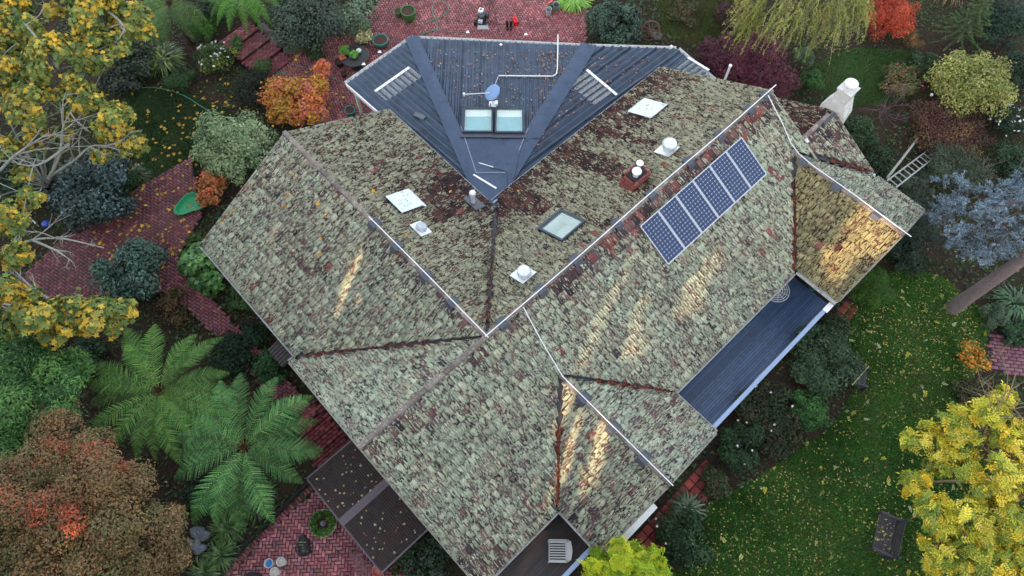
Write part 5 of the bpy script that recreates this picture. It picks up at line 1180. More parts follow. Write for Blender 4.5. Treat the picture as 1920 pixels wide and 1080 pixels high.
for lb, u, v, rp, h, n, sz, pal, shp in (
    ('brown seed headed bush right below the red shrub', 1712, 75, 24, .9, 1800, .09, ((112,92,64),(98,82,58),(128,104,72)), 'narrow'),
    ('dark leafy bush left of the yellow green bush', 1738, 118, 34, .9, 3000, .10, ((58,82,50),(72,96,58),(48,68,44)), 'leaf'),
    ('dark fine bush behind the chimney right side', 1600, 305, 34, .8, 2600, .09, ((50,68,46),(60,80,52),(42,56,40)), 'leaf'),
    ('dark green bush at the foot of the leaning pole', 1655, 300, 40, .7, 2800, .10, ((56,74,52),(68,88,58),(46,60,44)), 'leaf'),
    ('grey green tussock between ladder and spruce', 1718, 350, 40, .8, 3600, .10, ((84,98,80),(70,84,68),(98,110,90)), 'narrow'),
    ('dark bush under the right gable corner', 1700, 480, 40, .8, 3400, .10, ((46,66,52),(58,78,60),(38,54,44)), 'leaf'),
    ('dark green bush below the white flowers at the right edge', 1900, 300, 40, 1.2, 3800, .10, ((50,72,50),(62,86,58),(42,60,44)), 'leaf'),
    ('dark mixed bush between clipped ball and veranda bush', 1575, 615, 30, .8, 2400, .10, ((62,76,54),(74,86,60),(54,62,46)), 'leaf'),
    ('low mixed plants along the lawn edge below the wing corner', 1345, 905, 36, .6, 2400, .10, ((60,78,50),(74,88,56),(84,76,54)), 'leaf'),
    ('low mixed plants between the roses and bright rounded bush', 1470, 800, 36, .6, 2400, .10, ((58,72,48),(70,84,54),(88,70,54)), 'leaf'),
    ('dark twiggy plants under the top of the yellow ash', 1815, 735, 32, .6, 2000, .10, ((60,72,48),(76,80,54),(90,76,52)), 'leaf'),
    ('dark ferny plant at the right edge above the pink bricks', 1905, 625, 30, .6, 2000, .12, ((58,84,56),(70,98,64),(48,70,48)), 'sprig'),
    ('low green plants on the bank beside the courtyard boulders', 590, 92, 26, .5, 1600, .10, ((56,80,46),(68,92,52)), 'leaf'),
    ('brown tipped bush right of the courtyard hedge', 1290, 25, 36, .7, 2200, .10, ((84,78,50),(96,84,58),(66,78,46)), 'leaf'),
    ('dark purple brown bush at the top beside the weeping tree', 1372, 30, 34, 1.0, 2600, .09, ((78,52,58),(66,46,50),(90,62,64)), 'leaf'),
    ('dark bush at the left edge beside the feathery tree', 165, 665, 40, 1.0, 3600, .11, ((50,74,48),(60,88,54),(42,60,42)), 'leaf'),
    ('shady fern like plants beside the house steps', 545, 800, 30, .5, 1800, .12, ((48,72,46),(60,86,54)), 'sprig')):
    shrub('garden_plant', lb, u, v, rp, h, n, sz, pal, shp, nl=6, hollow=.3)
# dead palm fronds at the top right
dp = thing('dead_fronds', 'tan bundle of dead palm fronds at the top right', 'dead fronds', at(1765,0,0)); 
for i in range(16):
    a = rng.uniform(-2.4, -.9); d = np.array([math.cos(a), math.sin(a), 0]); b = at(1765,-8,0)+UP*.9; P = [b, b+d*.5+UP*.1, b+d*1.15-UP*(.4+.3*rng.random())]; V, F = tube(smooth_path(P, 4), np.linspace(.03, .008, 9), 5); np_obj('frond', V, F, mat('dead_frond', (150,116,92), .9, 0, .35, 12), dp)
# ------------------------------------------------------------------ ground cover, litter and fallen leaves (too many to count)
def litter(name, label, pts, size, pal, shape, z=.012, cat='leaves', tiltv=.25, mtl=None):
    n = len(pts); C = np.c_[pts, np.full(n, z)] if pts.shape[1] == 2 else pts
    C = C+np.c_[np.zeros((n, 2)), rng.uniform(0, .02, n)]; col = lin(np.array(pal))[rng.integers(0, len(pal), n)]*rng.uniform(.7, 1.25, (n, 1))
    V, F, c = leaf_mesh(C, np.array([0, 0, 1.])+rng.normal(0, tiltv, (n, 3)), size, col, shape)
    return tag(np_obj(name, V, F, mtl or LEAF, None, c), label, cat, kind='stuff')
YL = ((186,174,92),(172,160,80),(196,186,118),(144,134,74),(156,150,100))
q = scatter_px(LAWN_R, 5000, .02); keep = rng.random(len(q)) < np.clip(.40+.5*fbm(q[:, 0], q[:, 1], .55, 14)+.4*fbm(q[:, 0], q[:, 1], 2.1, 15)+.35*sst(q[:, 0], 5, 13), .05, 1); q = q[keep]
litter('fallen_leaflets', 'pale yellow ash leaflets scattered over the right lawn', q, .08, YL, 'leaf', .045, tiltv=.45)
q = scatter_px(LAWN_R, 100, .02); litter('fallen_ash_leaves', 'whole fallen ash leaves on the right lawn', q, .22, ((198,190,74),(206,200,120),(156,164,84),(188,196,150)), 'ash', .075)
MLV = ((206,168,62),(190,150,58),(176,136,66),(214,180,80))
litter('fallen_maple_leaves', 'yellow maple leaves scattered over the shaded lawn', scatter_px([(225,150),(520,150),(450,330),(300,420),(240,330)], 190, .02), .15, MLV, 'maple', .06)
litter('fallen_maple_leaves', 'yellow maple leaves scattered on the left brick path', scatter_px([(350,300),(375,400),(330,500),(290,545),(190,560),(160,440),(200,390)], 190, TERR), .15, MLV+((150,90,60),), 'maple', TERR+.01)
litter('fallen_maple_leaves', 'few yellow leaves on the brick courtyard and steps', scatter_px([(430,60),(560,100),(690,200),(640,240),(520,210)], 46, .05), .17, MLV, 'maple', .05)
litter('fallen_leaves', 'brown leaf litter over the garden beds', scatter_px([(-60,-40),(1980,-40),(1980,1100),(-60,1100)], 20000, 0), .10, ((86,58,44),(72,50,40),(104,74,52),(60,46,38),(120,96,60)), 'leaf', .008)
gq = scatter_px([(-60,-40),(1980,-40),(1980,1100),(-60,1100)], 70000, 0); f_ = fbm(gq[:, 0], gq[:, 1], .6, 77)
lawns = np.zeros(len(gq), bool)
for pxs, zz in ((LAWN_R, 0), (LAWN_L, 0), (LAWN_TR, 0), (LAWN_T, 0), (PATIO_F, 0), (PATIO_B, 0), (PATH_L, TERR), ([(1855,615),(1960,660),(1960,720),(1855,700)], 0), ([(400,50),(470,30),(560,120),(510,160)], 0), ([(1160,1040),(1330,850),(1360,870),(1200,1060)], 0), ([(545,740),(600,720),(680,840),(600,900)], 0)):
    pl_ = np.array([at(u, v, zz)[:2] for u, v in pxs]); lawns |= inside(pl_, gq[:, 0], gq[:, 1])
aq = (gq-P0[:2])@A[:2]; bq = (gq-P0[:2])@B_[:2]
hs = ((aq > A0-2) & (aq < A1) & (bq > -W1+.3) & (bq < 6.8)) | ((bq < 0) & (bq > -BL+.2) & (aq > AL-WLS+.4) & (aq < 13)) | ((bq < 0) & (bq > -14) & (aq > 2.4) & (aq < 6))
k = (~lawns) & (~hs) & (f_ > -.62); gq = gq[k]; n_ = len(gq)
C = np.c_[gq, rng.uniform(.02, .34, n_)*np.clip(f_[k]+.55, .15, 1)]; col = lin(np.array(((52,76,48),(64,92,54),(44,64,42),(78,98,60),(88,90,58))))[np.clip((fbm(gq[:, 0], gq[:, 1], .8, 5)*1.6+2+rng.normal(0, .8, n_)), 0, 4).astype(int)]*rng.uniform(.7, 1.25, (n_, 1))
V, F, c = leaf_mesh(C, np.array([0, 0, 1.])+rng.normal(0, .5, (n_, 3)), .15, col, 'leaf'); tag(np_obj('ground_cover', V, F, LEAF, None, c), 'low dark green ground cover of the garden beds', 'ground cover', kind='stuff')
# leaves on the roofs
def on_metal(px, n, zf):
    q = scatter_px(px, n, 2.3); return np.array([(x, y, zf(np.array([x, y]))+.02) for x, y in q])
BRL = ((168,120,104),(150,100,86),(186,140,120),(132,92,80),(196,160,120))
litter('roof_leaves', 'pinkish brown leaves strewn over the middle of the metal roof', on_metal([(785,85),(1095,90),(1060,150),(1000,230),(960,200),(860,200),(830,150)], 420, zC), .10, BRL, 'leaf', tiltv=.3)
litter('roof_leaves', 'brown leaves thick along the right part of the metal roof', np.concatenate([on_metal([(1010,90),(1095,90),(1045,165),(1010,150)], 150, zC), on_metal([(1100,100),(1230,95),(1180,150),(1060,220),(1010,280),(1000,270)], 230, zR)]), .10, BRL, 'leaf', tiltv=.3)
vq = []
for i_, (p, q_) in enumerate(VAL):
    lo_, hi_, m_ = ((.25, 1, 110), (.05, .75, 60), (.35, 1, 260), (.3, .95, 170), (.25, 1, 230), (.4, 1, 120))[i_]
    t_ = rng.uniform(lo_, hi_, m_); d = unit(q_-p); s_ = np.cross(d, UP); vq.append(p+np.outer(t_, q_-p)+np.outer(rng.normal(0, .06, m_), unit(s_))+UP*.05)
lr_ = []
for b1_, m_ in ((-1.35, 40), (2.55, 34)):
    aa_ = rng.uniform(-8.95, -7.2, m_); tt_ = rng.uniform(.05, .95, m_); lr_ += [W(a_, .58+(b1_-.58)*t_, 2.15-.23*t_+.04) for a_, t_ in zip(aa_, tt_)]
litter('canopy_leaves', 'pale leaf scraps and lichen flakes on the brown canopy', np.array(lr_), .085, ((150,150,120),(176,160,110),(120,96,72),(160,172,140)), 'round', tiltv=.2)
litter('valley_leaves', 'rust red leaf litter lying in the roof valleys', np.concatenate(vq), .11, ((120,58,46),(136,72,54),(104,50,44),(150,88,60)), 'leaf', tiltv=.5)
rl = []
for u, v, pl in ((606,291,pl_ln),(615,259,pl_ln),(551,332,pl_ls),(474,347,pl_ls),(541,370,pl_ls),(597,385,pl_ls),(611,406,pl_ls),(521,396,pl_ls),(536,390,pl_ls),(420,420,pl_ls),(442,397,pl_ls),(427,405,pl_ls),(602,450,pl_ls),(700,360,pl_ln),(705,365,pl_ln),(845,362,pl_ln),(916,427,pl_nw),(908,512,pl_nw),(972,360,pl_nw),(762,443,pl_ln),(745,482,pl_ls),(750,592,pl_ls),(600,480,pl_ls)):
    rl.append(on_plane(u, v, *pl)+np.array([0, 0, .08]))
litter('roof_maple_leaves', 'single yellow maple leaves lying on the left tile roof', np.array(rl), .15, ((222,168,60),(214,150,64)), 'maple', tiltv=.35)
# ------------------------------------------------------------------ solar panels
CELL = mat('solar_cell', (34,54,88), .16, .1, .18, 4); BACK = mat('solar_back', (206,212,224), .3, 0, .05, 4); ALU = mat('aluminium', (190,194,198), .35, .6, .08, 6)
cs = [on_plane(u, v, *pl_se) for u, v in ((1195,425),(1388,258),(1432,330),(1248,497))]; abz = [ab(p) for p in cs]
pa0 = (abz[0][0]+abz[3][0])/2; pa1 = (abz[1][0]+abz[2][0])/2; pb0 = (abz[0][1]+abz[1][1])/2; pb1 = (abz[2][1]+abz[3][1])/2
yS, nS = basis(B_); Lp = (pb1-pb0)*math.sqrt(1+S*S); wp = (pa1-pa0)/6; NTH = ('lowest left end', 'second from the lower left end', 'third from the lower left end', 'third from the upper right end', 'second from the upper right end', 'upper right end')
cellv = []
for i in range(6):
    am = pa0+(i+.5)*wp; bm = (pb0+pb1)/2; c = W(am, bm, HR-S*bm)+nS*.13
    root = thing('solar_panel', 'blue solar panel of the roof row, '+NTH[i], 'solar panel', c, 'row of solar panels'); w_ = wp-.014; l_ = Lp
    MB().box(c, w_-.05, l_-.05, .03, A, yS, nS).build('backsheet', BACK, root)
    fr = MB()
    for s in (-1, 1): fr.box(c+A*s*(w_/2-.0125)+nS*.004, .025, l_, .045, A, yS, nS); fr.box(c+yS*s*(l_/2-.0125)+nS*.0045, w_-.05, .025, .045, A, yS, nS)
    fr.build('frame', ALU, root)
    g = MB(); cx, cy = (w_-.07)/6, (l_-.07)/12
    for j in range(6):
        for k in range(12):
            o = c+A*((j-2.5)*cx)+yS*((k-5.5)*cy)+nS*.0175; hx, hy, ch = cx*.49, cy*.49, min(cx, cy)*.15
            g.add([o+A*x+yS*y for x, y in ((-hx+ch,-hy),(hx-ch,-hy),(hx,-hy+ch),(hx,hy-ch),(hx-ch,hy),(-hx+ch,hy),(-hx,hy-ch),(-hx,-hy+ch))], [tuple(range(8))])
    tag(g.build('cells', CELL, root), kind='stuff')
    for s in (-.3, .3): MB().box(c+yS*s*l_-nS*.055, w_, .04, .07, A, yS, nS).build('rail', ALU, root)
# ------------------------------------------------------------------ satellite dish
DISH = mat('dish_blue', (112,142,182), .45, .1, .1, 5)
dpnt = cpt(924,190,0); dc = at(923,173,3.05); root = thing('satellite_dish', 'oval blue grey satellite dish with a long feed arm on the metal roof', 'satellite dish', (dc[0], dc[1], dpnt[2]))
dn = unit(np.array([-.45, -.05, .9])); X = unit(np.cross((0, 1, 0), dn)); Y = np.cross(dn, X)
prof = [(.02, -.06), (.14, -.052), (.24, -.035), (.33, -.01), (.36, .0), (.365, .008)]; MB().lathe(prof[::-1], dc, 28, X*.95, Y*1.08, -dn).build('dish', DISH, root, smooth=True)
fa = at(870,177,3.15); MB().tube([dc-dn*.03+X*.0, fa], .018, 6).build('feed_arm', STEEL, root); MB().box(fa, .09, .09, .12).build('feed_horn', STEEL, root)
MB().tube([(dc[0], dc[1]-.02, dpnt[2]), (dc[0], dc[1]-.02, dc[2]-.12), dc-dn*.08], .026, 8).build('mast', STEEL, root); MB().box((dc[0], dc[1], dpnt[2]+.05), .3, .3, .03).build('foot_plate', STEEL, root)
MB().tube([dc+np.array([0, .1, -.1]), cpt(934,146,.08)], .012, 5).build('stay', STEEL, root); q = cpt(931,196,.1); MB().box(q, .12, .2, .1).build('switch_box', WHITE, root)
# ------------------------------------------------------------------ courtyard things
TEAL = mat('teal_glaze', (38,112,104), .28, 0, .2, 5, .0, .5); GREENG = mat('green_glaze', (52,96,44), .3, 0, .2, 5); POTSOIL = mat('potting_soil', (70,48,38), .95, 0, .4, 20, .6)
BLACK = mat('black_plastic', (30,31,34), .5, 0, .2, 9); REDP = mat('red_plastic', (206,30,36), .4, 0, .1, 6); WPL = mat('white_plastic', (214,216,214), .45, 0, .08, 6); TERRA = mat('terracotta', (168,88,66), .8, 0, .2, 9)
def pot(label, u, v, r, h, mtl, z=.04, plant=None, name='plant_pot', soil=True):
    p = at(u, v, z+h*.6); p[2] = z; root = thing(name, label, 'pot', p)
    MB().lathe([(r*.68, 0), (r*.92, h*.35), (r, h*.72), (r*.94, h*.9), (r*1.04, h*.95), (r*1.04, h), (r*.9, h), (r*.86, h*.86)], p, 26).build('vessel', mtl, root, smooth=True)
    if soil: MB().lathe([(r*.85, 0), (r*.8, .02), (.01, .03)], p+UP*h*.84, 20).build('soil', POTSOIL, root, smooth=True)
    if plant:
        n, R_, hh, sz, pal, shp = plant; d = sphere_dirs(n, -.05); k = rng.integers(0, 6, n); C = p+UP*(h*.9)+d*np.array([R_, R_, hh])*rng.uniform(.45, 1, (n, 1))
        V, F, c = leaf_mesh(C, d+UP*.6+rng.normal(0, .4, (n, 3)), sz, palette(k, n, pal), shp); np_obj('foliage', V, F, LEAF, root, c)
    return root
pot('large green glazed pot with bare soil in the courtyard', 766, 26, .36, .55, GREENG); pot('small green glazed pot beside the larger green pot', 747, 24, .19, .34, GREENG)
pot('wide teal glazed pot of soil near the metal roof corner', 714, 78, .37, .34, TEAL); pot('teal pot with cream variegated shrub', 682, 72, .30, .40, TEAL, plant=(1500, .48, .55, .11, ((186,180,130),(150,152,98),(204,196,156),(118,124,76)), 'leaf'))
pot('green rimmed pot under the left end of the metal roof', 657, 210, .24, .40, TEAL)
# round black table with plants
tp_ = at(665,105,.72); tb = thing('round_table', 'round black garden table carrying plant pots', 'table', (tp_[0], tp_[1], .03))
MB().lathe([(.66, 0), (.68, .015), (.68, .035), (.66, .045)], (tp_[0], tp_[1], .70), 34).build('tabletop', BLACK, tb, smooth=True); MB().lathe([(.30, 0), (.28, .04), (.05, .08), (.05, .66), (.2, .68)], (tp_[0], tp_[1], .03), 16).build('pedestal', BLACK, tb, smooth=True)
zt_ = .748
def tpot(label, u, v, r, h, mtl, plant=None):
    p = at(u, v, zt_+h*.5); p[2] = zt_; root = thing('plant_pot', label, 'pot', p, 'pots on the round table'); MB().lathe([(r*.75, 0), (r, h), (r*.86, h), (r*.8, h*.8)], p, 18).build('vessel', mtl, root, smooth=True); MB().lathe([(r*.8, 0), (.01, .01)], p+UP*h*.78, 14).build('soil', POTSOIL, root)
    if plant:
        n, R_, hh, sz, pal, shp = plant; d = sphere_dirs(n, 0); C = p+UP*h*.9+d*np.array([R_, R_, hh])*rng.uniform(.3, 1, (n, 1)); V, F, c = leaf_mesh(C, d+UP*.5, sz, palette(rng.integers(0, 4, n), n, pal), shp, T=d); np_obj('foliage', V, F, LEAF, root, c)
tpot('pot with spiky green plant on the black table', 646, 97, .13, .16, BLACK, (130, .26, .22, .24, ((74,124,48),(92,142,56)), 'narrow')); tpot('pale bowl with leafy green plant on the black table', 664, 104, .17, .14, WPL, (150, .22, .18, .15, ((96,150,60),(120,168,76),(80,130,52)), 'leaf'))
p = at(642,108,zt_); tag(MB().box(p+UP*.03, .3, .3, .05, unit(A+B_*.2), unit(B_-A*.2)).build('terracotta_tray', TERRA, None, bevel=.01), 'square terracotta tray on the black table', 'tray'); p = at(643,105,zt_+.1); p[2] = zt_+.056; tag(MB().lathe([(.06, 0), (.09, .12), (.075, .12), (.06, .06)], p, 16).build('terracotta_pot', TERRA, None, smooth=True), 'small terracotta pot standing in the tray', 'pot')
p = at(673,96,zt_+.08); p[2] = zt_; tag(MB().lathe([(.07, 0), (.12, .1), (.13, .14), (.09, .19), (.01, .21)], p, 18).build('pale_gourd', mat('pale_gourd', (186,188,168), .7, 0, .15, 8), None, smooth=True), 'round pale gourd on the black table', 'gourd')
p = at(668,86,zt_); tag(MB().tube([p+UP*.02+np.array([math.cos(a)*.16*(1-a/60), math.sin(a)*.16*(1-a/60), 0]) for a in np.linspace(0, 24, 60)], .009, 5).build('wire_coil', CABLE, None), 'coil of dark wire on the black table', 'wire')
for (u, v, r, h, lb) in ((637,118,.2,.3,'black nursery pot beside the round table'),(645,140,.13,.2,'small black pot by the table foot')): pot(lb, u, v, r, h, BLACK)
# pressure washer
p = at(905,42,0)+UP*.03; pw = thing('pressure_washer', 'black wheeled pressure washer with white fuel tank', 'pressure washer', p); fx = unit(np.array([.35, 1, 0])); fy = np.cross(UP, fx)*-1
MB().box(p+UP*.2, .78, .46, .05, fx, fy).build('chassis', BLACK, pw, bevel=.015); MB().box(p+UP*.40-fx*.06, .36, .34, .30, fx, fy).lathe([(.15, 0), (.15, .1), (.12, .14)], p+UP*.5-fx*.2+fy*.05, 18).build('engine', mat('engine_grey', (70,72,78), .45, .5, .3, 14), pw, bevel=.02)
MB().box(p+UP*.60+fx*.10-fy*.10, .28, .25, .14, fx, fy).build('fuel_tank', WPL, pw, bevel=.04); MB().lathe([(.045, 0), (.045, .03), (.01, .04)], p+UP*.67+fx*.1-fy*.1, 12).build('fuel_cap', BLACK, pw)
MB().box(p+UP*.34-fx*.3+fy*.02, .2, .2, .18, fx, fy).build('pump', STEEL, pw, bevel=.02); MB().lathe([(.1, 0), (.1, .1)], p+UP*.36+fx*.06+fy*.2, 14, fx, UP, fy).build('air_filter', BLACK, pw)
MB().tube(smooth_path([p+UP*.24+fx*.36-fy*.2, p+UP*.62+fx*.5-fy*.2, p+UP*.78+fx*.62-fy*.2, p+UP*.80+fx*.64-fy*.14, p+UP*.80+fx*.64+fy*.14, p+UP*.78+fx*.62+fy*.2, p+UP*.62+fx*.5+fy*.2, p+UP*.24+fx*.36+fy*.2], 3), .018, 8).build('handle', BLACK, pw, smooth=True)
for s in (-1, 1):
    c = p+UP*.14-fx*.28+fy*s*.28; wh = MB().lathe([(.14, -.04), (.14, .04), (.09, .045)], c, 22, fx, UP, fy).build('wheel', BLACK, pw, smooth=True); MB().lathe([(.07, -.05), (.07, .05)], c, 14, fx, UP, fy).build('rim', STEEL, wh)
# aluminium ladder leaning on the metal eave
def ladder(label, foot, top, wdir, w, n, rung_w=.03, name='ladder'):
    root = thing(name, label, 'ladder', foot); wd = unit(np.array(wdir, float))
    al = mat('ladder_grey', (150,152,152), .5, .4, .25, 9, dirt=(116,112,106))
    for s in (-1, 1): MB().bar(foot+wd*s*w/2, top+wd*s*w/2, .03, .06, up=wd).build('rail', al, root)
    for i in range(n):
        c = foot+(top-foot)*(i+.6)/n; MB().bar(c-wd*w/2, c+wd*w/2, .035, rung_w).build('rung', al, root)
ladder('short aluminium ladder leaning at the metal roof edge', at(905,62,0)+np.array([0, .5, .03]), at(906,55,2.45)-np.array([0, 0, 0]), (1, 0, 0), .46, 8)
ladder('aluminium extension ladder standing against the right roof corner', at(1750,285,0), at(1672,345,2.75), unit(np.array([.62, -.78, 0])), .42, 10)
pl0, pl1 = at(1722,258,0), at(1664,333,2.4); tag(MB().tube([pl0, (pl0+pl1)/2+UP*.05, pl1], .05, 8).build('leaning_pole', BARK_PALE, None), 'pale weathered pole leaning beside the extension ladder', 'pole')
pd = thing('downpipe', 'white plastic downpipe at the right eave beside the ladder', 'pipe', at(1650,325,0)); MB().tube([W(AD1+.3, BD+WDS+.1, 2.55), W(AD1+.32, BD+WDS+.2, 2.3), W(AD1+.32, BD+WDS+.2, .02)], .045, 10).build('pipe', WHITE, pd)
pd = thing('vent_pipe', 'white vent pipe rising at the top right roof end', 'pipe', (*at(1358,155,2.2)[:2], 0)); q = at(1358,152,2.2); MB().tube([(q[0], q[1], 0), (q[0], q[1], 3.1)], .05, 10).build('pipe', WHITE, pd); MB().lathe([(.07, 0), (.07, .06)], (q[0], q[1], 3.1), 12).build('cap', WHITE, pd)
# gumboots, jerry can, buckets
def boot(root, c, d):
    s = np.cross(UP, d); MB().lathe([(.055, .05), (.062, .2), (.07, .34), (.06, .34), (.05, .1)], c, 14).build('shaft', BLACK, root, smooth=True); MB().box(c+d*.08+UP*.045, .27, .1, .09, d, s).build('foot', BLACK, root, bevel=.03)
for u, lb in ((951, 'left black rubber boot beside the red can'), (958, 'right black rubber boot beside the red can')):
    p = at(u,52,0)+UP*.03; boot(thing('rubber_boot', lb, 'boot', p, 'pair of rubber boots'), p, np.array([0, -1., 0]))
p = at(966,44,0)+UP*.03; jc = thing('fuel_can', 'red plastic fuel can on the courtyard bricks', 'fuel can', p); d = unit(np.array([-.25, 1, 0])); s = np.cross(UP, d)
MB().prism([p+s*-.1+d*x+UP*z for x, z in ((-.22, 0), (.22, 0), (.22, .2), (.1, .3), (-.18, .28), (-.22, .24))], s*.2).build('body', REDP, jc, bevel=.025); MB().tube([p+d*.08+UP*.29, p+d*.04+UP*.37, p-d*.12+UP*.36, p-d*.14+UP*.27], .018, 8).build('handle', REDP, jc); MB().tube([p+d*.17+UP*.24, p+d*.3+UP*.32], .025, 8).build('spout', REDP, jc)
def bucket(label, u, v, r, h, mtl, z=.035, inner=None, group=None):
    p = at(u, v, z+h); p[2] = z; root = thing('bucket', label, 'bucket', p, group); MB().lathe([(r*.82, 0), (r*.98, h*.94), (r*1.05, h*.95), (r*1.05, h), (r*.95, h), (r*.8, .03), (.01, .03)], p, 24).build('body', mtl, root, smooth=True)
    MB().tube([p+np.array([r*math.cos(a), r*math.sin(a)*.95, h+.004+.03*abs(math.sin(a))]) for a in np.linspace(0, math.pi, 12)], .006, 5).build('handle', STEEL, root)
    if inner: MB().lathe([(r*.86, h*.5), (r*.5, h*.56), (.01, h*.52)], p, 16).build('contents', inner, root, smooth=True)
GRYP = mat('grey_pail', (150,156,156), .5, 0, .1, 6); 
bucket('grey white bucket in front of the pair at the courtyard edge', 1029, 17, .15, .36, GRYP, group='courtyard buckets', inner=POTSOIL); bucket('grey green bucket at the back near the lime grass', 1043, 8, .16, .38, mat('green_pail', (96,112,102), .5), group='courtyard buckets', inner=BLACK)
p = at(1032,7,.3); p[2] = .035; tag(MB().lathe([(.12, 0), (.14, .3), (.1, .3), (.1, .22)], p, 16).build('green_tub', mat('green_tub', (60,110,74), .5), None), 'small green tub holding a red and white bag', 'tub'); tag(MB().box(p+UP*.36, .3, .1, .1, unit(A), unit(B_)).build('striped_bag', mat('red_bag', (206,88,92), .6, 0, .5, 25), None, bevel=.03), 'red and white bag on the green tub', 'bag')
p = at(781,1,0); tag(MB().prism([p+UP*.04, p+np.array([.25, .1, .04]), p+np.array([.1, .35, .04]), p+np.array([-.2, .25, .04])], (0, 0, .06)).build('blue_sheet', mat('blue_tarp', (74,150,176), .6), None), 'folded blue sheet at the top edge of the courtyard', 'sheet')
# hoses
HOSE = mat('hose_green', (62,140,112), .45, 0, .12, 12); HOSEB = mat('hose_dark', (96,120,122), .5, 0, .1, 12)
def hose(name, label, px, z=.06, r=.016, mtl=HOSE):
    tag(MB().tube(smooth_path([at(*q[:2], q[2] if len(q) > 2 else z) for q in px], 8), r, 6).build(name, mtl, None, smooth=True), label, 'hose' if mtl is not CABLE else 'cable')
hose('garden_hose', 'green garden hose looped on the courtyard bricks', [(792,45),(815,36),(835,26),(841,14),(833,4),(820,3),(811,12),(812,28),(819,42),(818,54),(800,60),(788,64)])
hose('garden_hose', 'green hose coil at the foot of the brick steps', [(502,170),(509,152),(520,140),(532,136),(538,146),(528,152),(515,153),(506,146),(507,138),(520,135),(535,138)])
hose('garden_hose', 'blue green hose running down the brick steps', [(466,85,.45),(490,95,.3),(520,108,.1),(550,120),(582,130)], mtl=HOSEB, r=.014)
hose('garden_hose', 'green hose lying across the shaded lawn', [(247,166,.1),(285,164,.1),(320,170,.1),(350,182,.1),(375,198,.1),(400,213,.1)])
hose('garden_hose', 'short length of green hose below the metal roof corner', [(615,146),(628,148),(640,154),(652,158)])
hose('pressure_hose', 'grey pressure hose from the washer to the left', [(895,52,.3),(880,58),(850,60),(815,57),(790,66)], mtl=HOSEB, r=.01)
hose('power_cable', 'black cable running past the pressure washer', [(919,-5),(924,8),(929,25),(931,42),(936,62),(938,70)], mtl=CABLE, r=.010); hose('power_cable', 'thin black cable curling towards the boots', [(920,38),(930,45),(945,45),(951,40)], mtl=CABLE, r=.008)
hose('power_cable', 'black cable at the top behind the washer handle', [(906,-5),(909,6),(912,12)], mtl=CABLE, r=.009)
# boulders
def boulder(label, u, v, r, seed, rgb=(92,86,84), cat='boulder', group=None, name='boulder'):
    p = at(u, v, r*.3); p[2] = r*.35; rr = np.random.default_rng(seed); n, m_ = 12, 8; V = []; ph = rr.uniform(0, 6.28, 6)
    for j in range(m_+1):
        th = math.pi*j/m_
        for i in range(n):
            a = 6.283*i/n; k = 1+.13*math.sin(2*a+ph[0]+th)+.1*math.sin(3*a+ph[1]-2*th)+.08*math.sin(3*th+ph[2]+a)
            V.append(p+r*k*np.array([math.sin(th)*math.cos(a)*1.1, math.sin(th)*math.sin(a)*.9, math.cos(th)*.62]))
    F = [(j*n+i, j*n+(i+1) % n, (j+1)*n+(i+1) % n, (j+1)*n+i) for j in range(m_) for i in range(n)]
    tag(np_obj(name, np.array(V), np.array(F), mat('stone_%d' % (rgb[0]), rgb, .9, 0, .3, 7, 1., dirt=(86,92,66)), None, smooth=True), label, cat, group)
for i, (u, v, r, lb) in enumerate(((492,58,.40,'brown boulder at the top of the rock row'),(507,66,.36,'boulder second from the top of the rock row'),(518,80,.38,'pale mossy boulder in the middle of the rock row'),(534,80,.42,'brown boulder right of the mossy one'),(548,92,.38,'dark boulder near the courtyard'),(562,86,.38,'last boulder of the rock row by the courtyard'),(502,78,.26,'small boulder beside the steps'))): boulder(lb, u, v, r, i+1, ((84,74,74),(96,90,84),(106,104,92))[i % 3], group='boulders beside the brick steps')
for i, (u, v, r, lb) in enumerate(((372,1000,.26,'grey stone uppermost by the russet tree'),(384,1004,.20,'small grey stone beside the russet tree'),(366,1020,.24,'blue grey stone in the middle of the group'),(376,1030,.2,'lowest grey stone near the strappy clumps'))): boulder(lb, u, v, r, 20+i, (112,116,126), 'stone', 'stones by the russet tree', 'stone')
for i, (u, v, lb) in enumerate(((258,310,'pale stone at the lawn corner of the left path'),(346,541,'pale stone by the camellia'))): boulder(lb, u, v, .10, 30+i, (196,186,172), 'stone', None, 'stone')
# green plastic clam tray
p0 = at(360,385,TERR); root = tag(None or MB().lathe([(.01, 0), (.50, .02), (.58, .10), (.62, .16), (.68, .16), (.68, .14), (.62, .1), (.55, .0)], p0+UP*.01, 20, unit(np.array([.9, .45, 0])), unit(np.array([-.45, .9, 0]))*.72).build('plastic_tray', mat('green_plastic', (40,140,92), .35, 0, .12, 4), None, smooth=True), 'green moulded plastic pond tray on the brick path', 'tray')
for k_, o in enumerate(root.data.vertices):
    a = math.atan2(o.co.y-p0[1], o.co.x-p0[0]); r_ = math.hypot(o.co.y-p0[1], o.co.x-p0[0]); f = 1+.14*math.cos(3*a+.6)*(r_ > .1); o.co.x = p0[0]+(o.co.x-p0[0])*f; o.co.y = p0[1]+(o.co.y-p0[1])*f
p = at(86,420,.2); p[2] = 0; tag(MB().lathe([(.12, 0), (.16, .18), (.15, .26), (.06, .32), (.01, .33)], p, 18).build('blue_ball', mat('blue_plastic', (36,72,170), .35), None, smooth=True), 'small blue plastic pot under the maple', 'pot'); p = at(65,418,.05); tag(MB().bar(p+np.array([-.25, .25, .05]), p+np.array([.25, -.2, .05]), .05).build('white_stake', WPL, None), 'short white stake beside the blue pot', 'stake')
tag(MB().bar(at(70,510,.05)-UP*.0, at(165,400,.05), .16, .34).build('timber_edging', MATS['black_timber'], None), 'black timber edging along the left path', 'edging')
